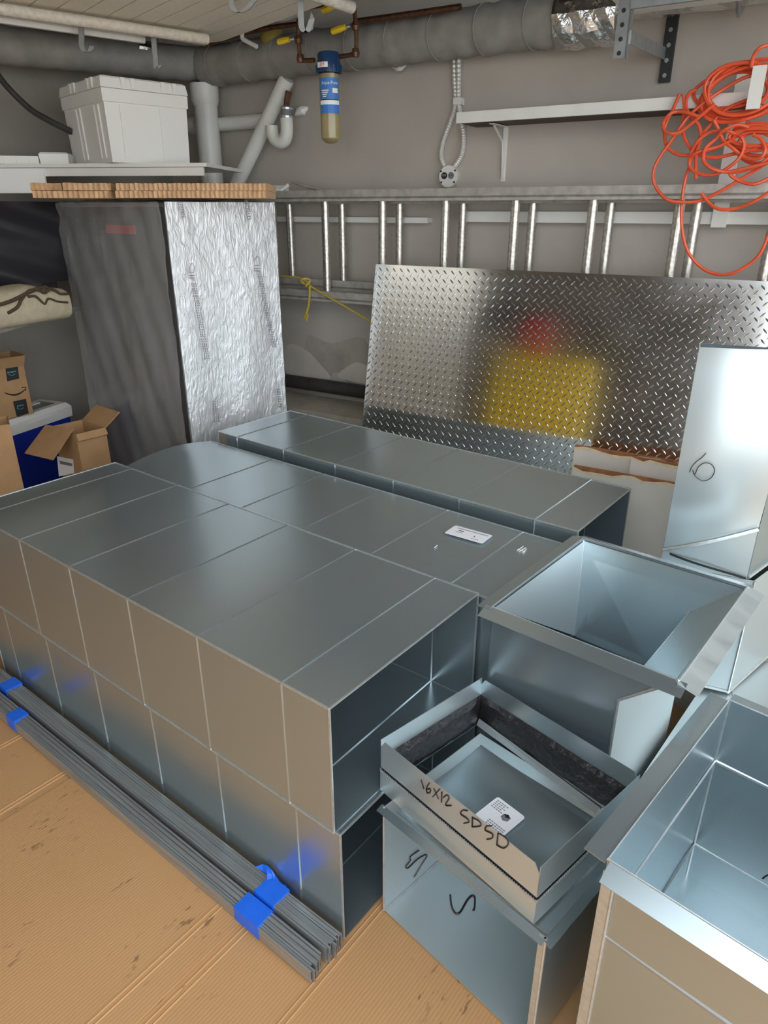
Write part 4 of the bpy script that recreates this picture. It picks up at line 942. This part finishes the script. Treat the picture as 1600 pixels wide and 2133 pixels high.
# printed warning strips on the film
n_y = MX.to_3x3() @ V((0, -1, 0)); py = MX @ V((0, -.034, 0))
pr = random.Random(4)
def printstrip(x0, y0, x1, y1, wpx):
    m = MB(); n = int(abs(y1 - y0) / 5)
    for i in range(n):
        u = i / n; x, y = x0 + (x1 - x0) * u, y0 + (y1 - y0) * u
        for j in range(3):
            xx = x + (j - 1) * wpx / 3; l = pr.uniform(2, 4.4)
            P = [onp(xx + a, y + b, py, n_y) for a, b in ((-.9, 0), (.9, 0), (1.1, l), (-.7, l))]
            m.poly(P, .0006, -n_y)
    o = m.part('warning_print', 'grey_print', wr); o['kind'] = 'stuff'
def glyph(x, y):
    m = MB()
    for st in ([(0, -12), (5, -4), (4, 8), (-5, 8), (-5, -3), (0, -12)], [(-6, 14), (6, 14)], [(-6, 19), (5, 19), (5, 24)]):
        m.tube([onp(x + a, y + b, py, n_y) for a, b in st], .0014, 4)
    m.part('warning_print', 'grey_print', wr)
printstrip(404, 590, 432, 750, 12); glyph(400, 560); printstrip(540, 565, 572, 725, 10); glyph(536, 545); printstrip(375, 420, 384, 455, 10); printstrip(512, 412, 520, 460, 9); printstrip(448, 835, 452, 880, 12); printstrip(580, 810, 585, 850, 8)

# wavy cardboard pads on top
def pad(label, x0, x1, yt, yb, k, zoff):
    zb2, zt2 = ch + .012 + zoff, ch + .012 + zoff + .0245
    Yd = 2.70 + .02 * k
    A_ = atY(x0, yt, Yd); B_ = atY(x1, yt, Yd + .04)
    d = (B_ - A_); d.z = 0; Ln = d.length; ang = math.degrees(math.atan2(d.y, d.x)); Mq = FR(V((A_.x, A_.y, zb2)), ang)
    n = max(4, int(Ln / .0165)); rnd = random.Random(k * 7 + 1); dep = .42
    lo, hi = [], []
    for i in range(n * 2 + 1):
        y = (.010 if i % 2 else -.002) + rnd.uniform(-.003, .003)
        lo.append((Ln * i / (2 * n), y + rnd.uniform(-.001, .001), 0)); hi.append((Ln * i / (2 * n) + rnd.uniform(-.0012, .0012), y, .0235 + rnd.uniform(-.001, .001)))
    bk_ = [(Ln, dep), (0, dep)]
    L_ = lo + [(x, y, 0) for x, y in bk_]; H_ = hi + [(x, y, .0235) for x, y in bk_]
    m = MB(Mq); m.rings([L_, H_]); solo(m, 'corrugated_pad', 'pad_brown', label, 'cardboard pad', Mq @ V((Ln / 2, .2, 0)), ang, 'ribbed cardboard pads on the wrapped crate')
pad('lower ribbed cardboard pad of the left pile on the wrapped crate', 66, 228, 393, 412, 0, 0)
pad('upper ribbed cardboard pad of the left pile, nearest the white shelf fascia', 60, 126, 373, 392, 0, .0250)
pad('upper ribbed cardboard pad of the left pile, next to the right pile', 128, 228, 372, 392, 0, .0250)
pad('lower long ribbed cardboard pad of the right pile on the wrapped crate', 238, 557, 388, 408, 2, .0005)
pad('upper long ribbed cardboard pad of the right pile', 238, 557, 364, 387, 2, .0250)

# shelf plank, bins
SZ = 1.592
pA, pB = atz(-60, 342, SZ), atz(430, 339, SZ)
dS = (pB - pA); angS = math.degrees(math.atan2(dS.y, dS.x)); MSf = FR(pA, angS); SLn = dS.length
sf = thing('plank_shelf', 'white plank shelf in the left corner carrying the white bin', 'shelf', MSf @ V((SLn / 2, .2, -.05)), angS)
MB(MSf).box((0, 0, -.014), (SLn, .52, 0)).part('top_board', 'white_wood', sf)
MB(MSf).box((0, .012, -.046), (SLn - .02, .03, -.015)).part('front_rail', 'white_wood', sf)
q_ = MSf.inverted() @ atz(70, 400, SZ)
MB(MSf).box((0, .002, -.110), (.31, .012, -.016)).part('fascia', 'white_print', sf)
b0 = atz(235, 338, SZ); BRZ = 43; b0 = V((b0.x * 1.012, b0.y * 1.012, SZ))
MBn = FR(b0, BRZ)
bn = thing('storage_bin', 'large ribbed off-white plastic bin with lid on the corner shelf', 'storage bin', MBn @ V((.17, .2, .001)), BRZ)
bw, bd = .345, .40; zt_b = .3
def ring4(e, z, w_=bw, d_=bd): return [(-e, -e, z), (w_ + e, -e, z), (w_ + e, d_ + e, z), (-e, d_ + e, z)]
bb = MB(MBn).rings([ring4(0, .002), ring4(.006, .215), ring4(.011, .217), ring4(.012, .262)]).part('body', 'bin_plastic', bn)
MB(MBn).rings([ring4(.010, .263), ring4(.014, .265), ring4(.009, .300), ring4(.001, .306)]).part('lid', 'bin_plastic', bn)
for x0, x1 in ((.055, .085), (.225, .255)):
    MB(MBn).rings([[(x0, -.004 - .006 * u, .02 + .19 * u), (x1, -.004 - .006 * u, .02 + .19 * u), (x1, .01 - .006 * u, .02 + .19 * u), (x0, .01 - .006 * u, .02 + .19 * u)] for u in (0, 1)]).part('rib', 'bin_plastic', bb)
for y0, y1 in ((.045, .065), (.085, .100), (.230, .250), (.27, .29)):
    MB(MBn).rings([[(-.006 - .006 * u, y0, .02 + .19 * u), (-.006 - .006 * u, y1, .02 + .19 * u), (.01 - .006 * u, y1, .02 + .19 * u), (.01 - .006 * u, y0, .02 + .19 * u)] for u in (0, 1)]).part('rib', 'bin_plastic', bb)
for x0 in (.07, .11, .24, .29): MB(MBn).box((x0, -.017, .268), (x0 + .018, -.005, .303)).part('lid_tab', 'bin_plastic', bb)
for y0 in (.06, .10, .24, .28): MB(MBn).box((-.017, y0, .268), (-.005, y0 + .018, .303)).part('lid_tab', 'bin_plastic', bb)
l0 = atz(85, 340, SZ); l0 = V((l0.x * 1.03, l0.y * 1.03, SZ + .001)); ML2 = FR(l0, 12)
bl_ = thing('bin_lid', 'spare off-white ribbed lid lying left of the big bin', 'lid', l0, 12)
MB(ML2).rings([ring4(0, 0, .11, .2), ring4(.003, .04, .11, .2), ring4(-.004, .046, .11, .2)]).part('panel', 'bin_plastic', bl_)
m2 = MB(ML2); m2.rings([[(-.22, -.01, z), (-.005, -.01, z), (-.005, .2, z), (-.22, .2, z)] for z in (0, .03)]); o2 = m2.part('panel', 'bin_plastic', bl_)
for i in range(4): MB(ML2).box((-.20 + .05 * i, -.014, .002), (-.19 + .05 * i, -.009, .03)).part('rib', 'bin_plastic', o2)
hs = [atY(-20, 130, 3.35), atY(10, 175, 3.36), (atY(60, 225, 3.38)), atY(100, 250, 3.38), atY(150, 275, 3.40)]
solo(MB().tube(spl(hs, 6), .013, 8), 'black_hose', 'dark_pipe', 'black hose drooping to the back of the white bin', 'hose', hs[-1], 0, smooth=True)

# second shelf with the rug roll, dark wrapped bundle
z2 = 1.0
e0, e1 = atz(0, 683, z2), atz(155, 641, z2)
s2 = thing('side_shelf', 'plastic-covered shelf edge carrying the cream rug at the left', 'shelf', e0, 0)
MB().poly([e0 + (e0 - e1) * .5, e1 + (e1 - e0) * .1, e1 + V((-.55, .1, 0)), e0 + V((-.9, -.3, 0))], .02, (0, 0, -1)).part('board', 'concrete', s2)
m = MB(); m.tube([e0 + (e0 - e1) * .5, e0, e0.lerp(e1, .5) + V((0, 0, -.004)), e1], .006, 6); m.part('plastic_edge', 'film_white', s2)
rg = thing('rug_roll', 'folded cream rug with dark brown scalloped border on the left shelf', 'rug', (-1.6, 3.0, z2), 0)
g0, g1 = atz(-30, 668, z2 + .05), atz(150, 640, z2 + .05)
rdir = (g1 - g0).normalized(); rlat = V((-rdir.y, rdir.x, 0))
rs = []; sgn = lambda v: math.copysign(abs(v) ** .55, v)
for i in range(25):
    u = i / 24; c = g0.lerp(g1, u) + rlat * .10; hgt = .118 + .03 * math.sin(math.pi * u) ; wid = .10
    rs.append([c + rlat * (wid * sgn(math.cos(a)) * (1 + .03 * math.sin(6 * u + a))) + V((0, 0, -.048 + hgt * .5 + hgt * .5 * sgn(math.sin(a)) + (.004 * math.sin(17 * u + 2 * a) if math.sin(a) > 0 else 0))) for a in [2 * math.pi * k / 16 for k in range(16)]])
MB().rings(rs).part('pile', 'rug', rg, True)
nrm_r = -rlat
pr_ = g0 + rlat * .02
def rugline(pts, r): m = MB(); m.tube(spl([onp(x, y, pr_ - rlat * (.018), nrm_r) + nrm_r * .002 for x, y in pts], 5), r, 6); m.part('border', 'rug_dark', rg)
rugline([(-20, 640), (20, 628), (50, 614), (75, 602), (96, 598)], .007)
rugline([(16, 652), (35, 640), (45, 622), (62, 605), (80, 604), (92, 610), (103, 602), (115, 606), (125, 612), (140, 612)], .006)
rugline([(58, 618), (72, 617), (82, 625), (92, 633), (100, 622), (118, 628), (140, 630)], .005)
dk = thing('dark_bundle', 'large dark plastic-wrapped bundle under the white shelf at the left', 'bundle', (-1.75, 3.25, z2 + .13), 0)
kA, kB = atY(-40, 420, 3.06), atY(128, 420, 3.33)
Mk = FR(V((kA.x, kA.y, z2 + .125)), math.degrees(math.atan2(kB.y - kA.y, kB.x - kA.x))); kl = (kB - kA).xy.length
MB(Mk).sheet((0, 0, 0), (kl, 0, 0), (0, 0, .325), 30, 20, .01, lambda a, b: .02 * math.sin(3 * a + 7 * b) + .012 * math.sin(13 * b + 4 * a)).part('wrap_front', 'dark_wrap', dk, True)
MB(Mk).box((0, .02, 0), (kl, .12, .32)).part('core', 'dark_wrap', dk)
MB(Mk).box((.0, .03, -.124), (.03, .11, 0)).part('foot', 'dark_wrap', dk); MB(Mk).box((kl - .1, .03, -.124), (kl - .07, .11, 0)).part('foot', 'dark_wrap', dk)

# cooler, cartons
def dirframe(p, q):
    d = q - p; a = math.degrees(math.atan2(d.y, d.x)); return FR(V((p.x, p.y, 0)), a), a, d.xy.length
zc3 = .47
c0, c1 = atz(20, 909, zc3), atz(146, 866, zc3)
Mc, ca_, cl_ = dirframe(c0, c1)
ck = thing('cooler', 'blue cooler with a white lid behind the far end of the front duct', 'cooler', Mc @ V((cl_ / 2, .13, 0)), ca_)
cwid = .18
MB(Mc).rings([ring4(-.02, 0, cl_, cwid), ring4(-.002, zc3 - .03, cl_, cwid), ring4(-.002, zc3 - .002, cl_, cwid)]).part('body', 'cooler_blue', ck)
ld_ = MB(Mc).rings([ring4(.008, zc3, cl_, cwid), ring4(.010, zc3 + .05, cl_, cwid), ring4(-.006, zc3 + .07, cl_, cwid)]).part('lid', 'cooler_white', ck)
MB(Mc).box((cl_ * .30, -.014, zc3 + .022), (cl_ * .70, -.009, zc3 + .032)).part('lid_grip', 'bin_plastic', ld_)
MB(Mc).rings([ring4(-.04, zc3 + .0705, cl_, cwid), ring4(-.045, zc3 + .073, cl_, cwid)]).part('lid_inset', 'strut_grey', ld_)
MB(Mc).box((cl_ * .62, .10, zc3 + .073), (cl_ * .80, .15, zc3 + .077)).part('sticker', 'white_print', ld_)
hnd = MB(Mc); hnd.tube([(cl_ * .72, -.012, .30), (cl_ * .80, -.05, .22), (cl_ * .90, -.05, .20)], .012, 6); hnd.part('handle', 'bin_plastic', ck)

def carton(label, M, w_, d_, z0, h_, flaps, rz, open_=True, name='cardboard_box'):
    t = thing(name, label, 'cardboard box', M @ V((w_ / 2, d_ / 2, z0)), rz); T = .004
    fr_ = MB(M).box((0, 0, z0), (w_, T, z0 + h_)).part('front_panel', 'box_brown', t)
    MB(M).box((0, d_ - T, z0), (w_, d_, z0 + h_)).part('back_panel', 'box_brown', t)
    MB(M).box((0, T, z0), (T, d_ - T, z0 + h_)).part('side_panel', 'box_brown', t)
    MB(M).box((w_ - T, T, z0), (w_, d_ - T, z0 + h_)).part('side_panel', 'box_brown', t)
    MB(M).box((T, T, z0), (w_ - T, d_ - T, z0 + T)).part('bottom_panel', 'box_brown_in', t)
    for side, ang, ln in flaps:
        a = R(ang)
        if side == 'f': P = [(0, 0, z0 + h_), (w_, 0, z0 + h_), (w_, -ln * math.cos(a), z0 + h_ + ln * math.sin(a)), (0, -ln * math.cos(a), z0 + h_ + ln * math.sin(a))]
        if side == 'b': P = [(w_, d_, z0 + h_), (0, d_, z0 + h_), (0, d_ + ln * math.cos(a), z0 + h_ + ln * math.sin(a)), (w_, d_ + ln * math.cos(a), z0 + h_ + ln * math.sin(a))]
        if side == 'l': P = [(0, d_, z0 + h_), (0, 0, z0 + h_), (-ln * math.cos(a), 0, z0 + h_ + ln * math.sin(a)), (-ln * math.cos(a), d_, z0 + h_ + ln * math.sin(a))]
        if side == 'r': P = [(w_, 0, z0 + h_), (w_, d_, z0 + h_), (w_ + ln * math.cos(a), d_, z0 + h_ + ln * math.sin(a)), (w_ + ln * math.cos(a), 0, z0 + h_ + ln * math.sin(a))]
        MB(M).poly(P, .0035).part('flap', 'box_brown', t)
    return t, fr_
# small printed carton on the cooler lid
zl_ = zc3 + .0745
p, q = atz(7, 874, zl_), atz(70, 861, zl_)
Mz, az, lz = dirframe(p + (q - p) * -1.2, q); bw_ = lz
hz = .225
bx, bf = carton('small brown carton with a curved arrow print, standing on the cooler lid', Mz, bw_, .14, zl_, hz, [('f', 62, .055), ('r', 75, .05), ('b', 100, .05)], az)
nz = Mz.to_3x3() @ V((0, -1, 0)); pz = Mz @ V((0, -.0012, 0))
def P_(x, y, lift=0.0): return onp(x, y, pz + nz * lift, nz)
sx = lambda x: x / 4.267; sy = lambda y: 540 + y / 4.267
m = MB(); m.tube(spl([P_(sx(x), sy(y)) for x, y in ((40, 1185), (80, 1200), (130, 1205), (180, 1190), (225, 1155))], 5), [.0012 + .0028 * math.sin(math.pi * i / 20) for i in range(21)], 6); m.tube([P_(sx(195), sy(1140)), P_(sx(230), sy(1138)), P_(sx(226), sy(1172))], .0018, 5); m.part('curved_arrow', 'black_print', bf)
for (pts, txt, ty) in ((((45, 950), (155, 935), (170, 1060), (65, 1085)), 'amazon', (105, 1000)), (((115, 1265), (230, 1240), (255, 1370), (150, 1400)), 'prime', (180, 1300))):
    tpq = MB(); P4 = [P_(sx(x), sy(y)) for x, y in pts]; tpq.poly(P4, .0008, nz); tp_ = tpq.part('black_tape', 'black_print', bf)
    o_ = P_(sx(ty[0]), sy(ty[1]), .0012)
    MT_ = Matrix.Translation(o_) @ Matrix.Rotation(R(az), 4, 'Z') @ Matrix.Rotation(R(90), 4, 'X')
    text_mesh(txt, .013, MT_, 'tape_text', 'cyan_print', tp_)
    m = MB(); m.tube(spl([P_(sx(ty[0] + a), sy(ty[1] + b), .0012) for a, b in ((-30, 22), (0, 34), (30, 18))], 4), .0008, 4); m.part('tape_curve', 'cyan_print', tp_)
# plain carton in front of the cooler, at the left frame edge
zq = .40
p, q = atY(-130, 900, 2.50), atY(21, 886, 2.62); zq = p.z * .5 + q.z * .5
Mq2, aq, lq = dirframe(p, q)
carton('plain brown carton at the left frame edge in front of the cooler', Mq2, lq, .14, 0, zq, [], aq)
# open carton with the big flap and shipping label
kp_ = atY(158, 905, 2.72); wo = .190; ao = -40; zo = kp_.z
Mo = FR(V((kp_.x - wo * math.cos(R(40)), kp_.y + wo * math.sin(R(40)), 0)), ao)
ob, of = carton('open brown carton with a drooping flap and shipping label, beside the wrapped crate', Mo, wo, .13, 0, zo, [('b', 35, .09), ('r', -60, .03)], ao)
MB().poly([atY(154, 894, 2.74), atY(96, 886, 2.84), atY(52, 945, 2.70), atY(111, 959, 2.60)], .0035).part('flap', 'box_brown', ob)
no_ = Mo.to_3x3() @ V((0, -1, 0)); po = Mo @ V((0, -.0015, 0))
m = MB(); m.poly([onp(sx(x), sy(y), po, no_) for x, y in ((508, 1750), (650, 1780), (660, 1900), (525, 1930))], .0008, no_); lb2 = m.part('shipping_label', 'white_print', of)
m = MB(); m.poly([onp(sx(x), sy(y), po + no_ * .001, no_) for x, y in ((530, 1790), (640, 1815), (645, 1840), (535, 1820))], .0005, no_); o = m.part('label_print', 'grey_print', lb2)

# ================================================================ METAL STRIPS ON THE FLOOR
def bundle(label, a, b, n, wd, hh, seed, tapes):
    P, Q = atz(*a, 0), atz(*b, 0); d = (Q - P); ln = d.length; ang = math.degrees(math.atan2(d.y, d.x)); Mb = FR(V((P.x, P.y, .001)), ang)
    t = thing('strip_bundle', label, 'metal strips', Mb @ V((ln / 2, 0, 0)), ang, 'taped bundles of metal strips')
    rnd = random.Random(seed)
    for i in range(n):
        y = -wd / 2 + wd * i / n; e = rnd.uniform(-.012, .004); s0 = rnd.uniform(-.02, .02); h2 = hh - rnd.uniform(0, .006); tt = wd / n
        # folded cleat profile: thin channel standing on edge
        prof = [(y, 0), (y + tt * .82, 0), (y + tt * .82, .004), (y + tt * .30, .004), (y + tt * .30, h2 - .003), (y + tt * .82, h2 - .003), (y + tt * .82, h2), (y, h2)]
        MB(Mb).rings([[(x, yy, z) for yy, z in prof] for x in (s0, ln + e)]).part('strip', 'galv_strip', t)
    for u, wt in tapes:
        x = (atz(*u, .02) - V((P.x, P.y, .02))).dot(d.normalized()); g = .0012
        ring = [(-wd / 2 - g, -.0005), (wd / 2 + g, -.0005), (wd / 2 + g, hh + g), (-wd / 2 - g, hh + g)]
        MB(Mb).rings([[(xx, y * (1 + .01 * k), z) for y, z in ring] for k, xx in enumerate((x - wt / 2, x - wt / 4, x + wt / 4, x + wt / 2))]).part('tape_band', 'blue_tape', t)
    return t, Mb, ln
b1, Mb1, ln1 = bundle('taped metal strip bundle against the foot of the front duct', (-60, 1378), (702, 1993), 10, .047, .045, 3, [((38, 1432), .05), ((575, 1865), .06)])
b2, Mb2, ln2 = bundle('taped metal strip bundle on the cardboard side, ends fanning', (-60, 1425), (664, 2032), 8, .042, .038, 5, [((62, 1486), .05), ((545, 1890), .075)])
m = MB(Mb1); x = (atz(565, 1850, .02) - atz(-60, 1378, 0)).xy.length
m.rings([[(x - .05 + .012 * i, .018 + .012 * math.sin(i), .048 + .010 * math.sin(i * .9)), (x - .035 + .012 * i, .030, .050 + .012 * math.sin(i * .9 + .4)), (x - .03 + .012 * i, .022, .044)] for i in range(7)]); m.part('tape_tail', 'blue_tape', b1)

# ================================================================ BEHIND THE CAMERA: what the plate mirrors
yb = thing('yellow_cabinet', 'yellow cabinet on a dark base, mirrored in the tread plate', 'cabinet', (-2.40, .10, 0), 50)
My = FR(V((-2.40, .10, 0)), 50)
MB(My).cbox((-.25, -.46, .0), (.0, .46, .72), .02).part('base', 'strut_black', yb)
MB(My).cbox((-.27, -.48, .721), (.0, .48, 1.52), .03).part('body', 'yellow_body', yb)
MB(My).cbox((-.2, -.02, 1.521), (-.05, .26, 1.86), .02).part('red_top', 'red', yb)
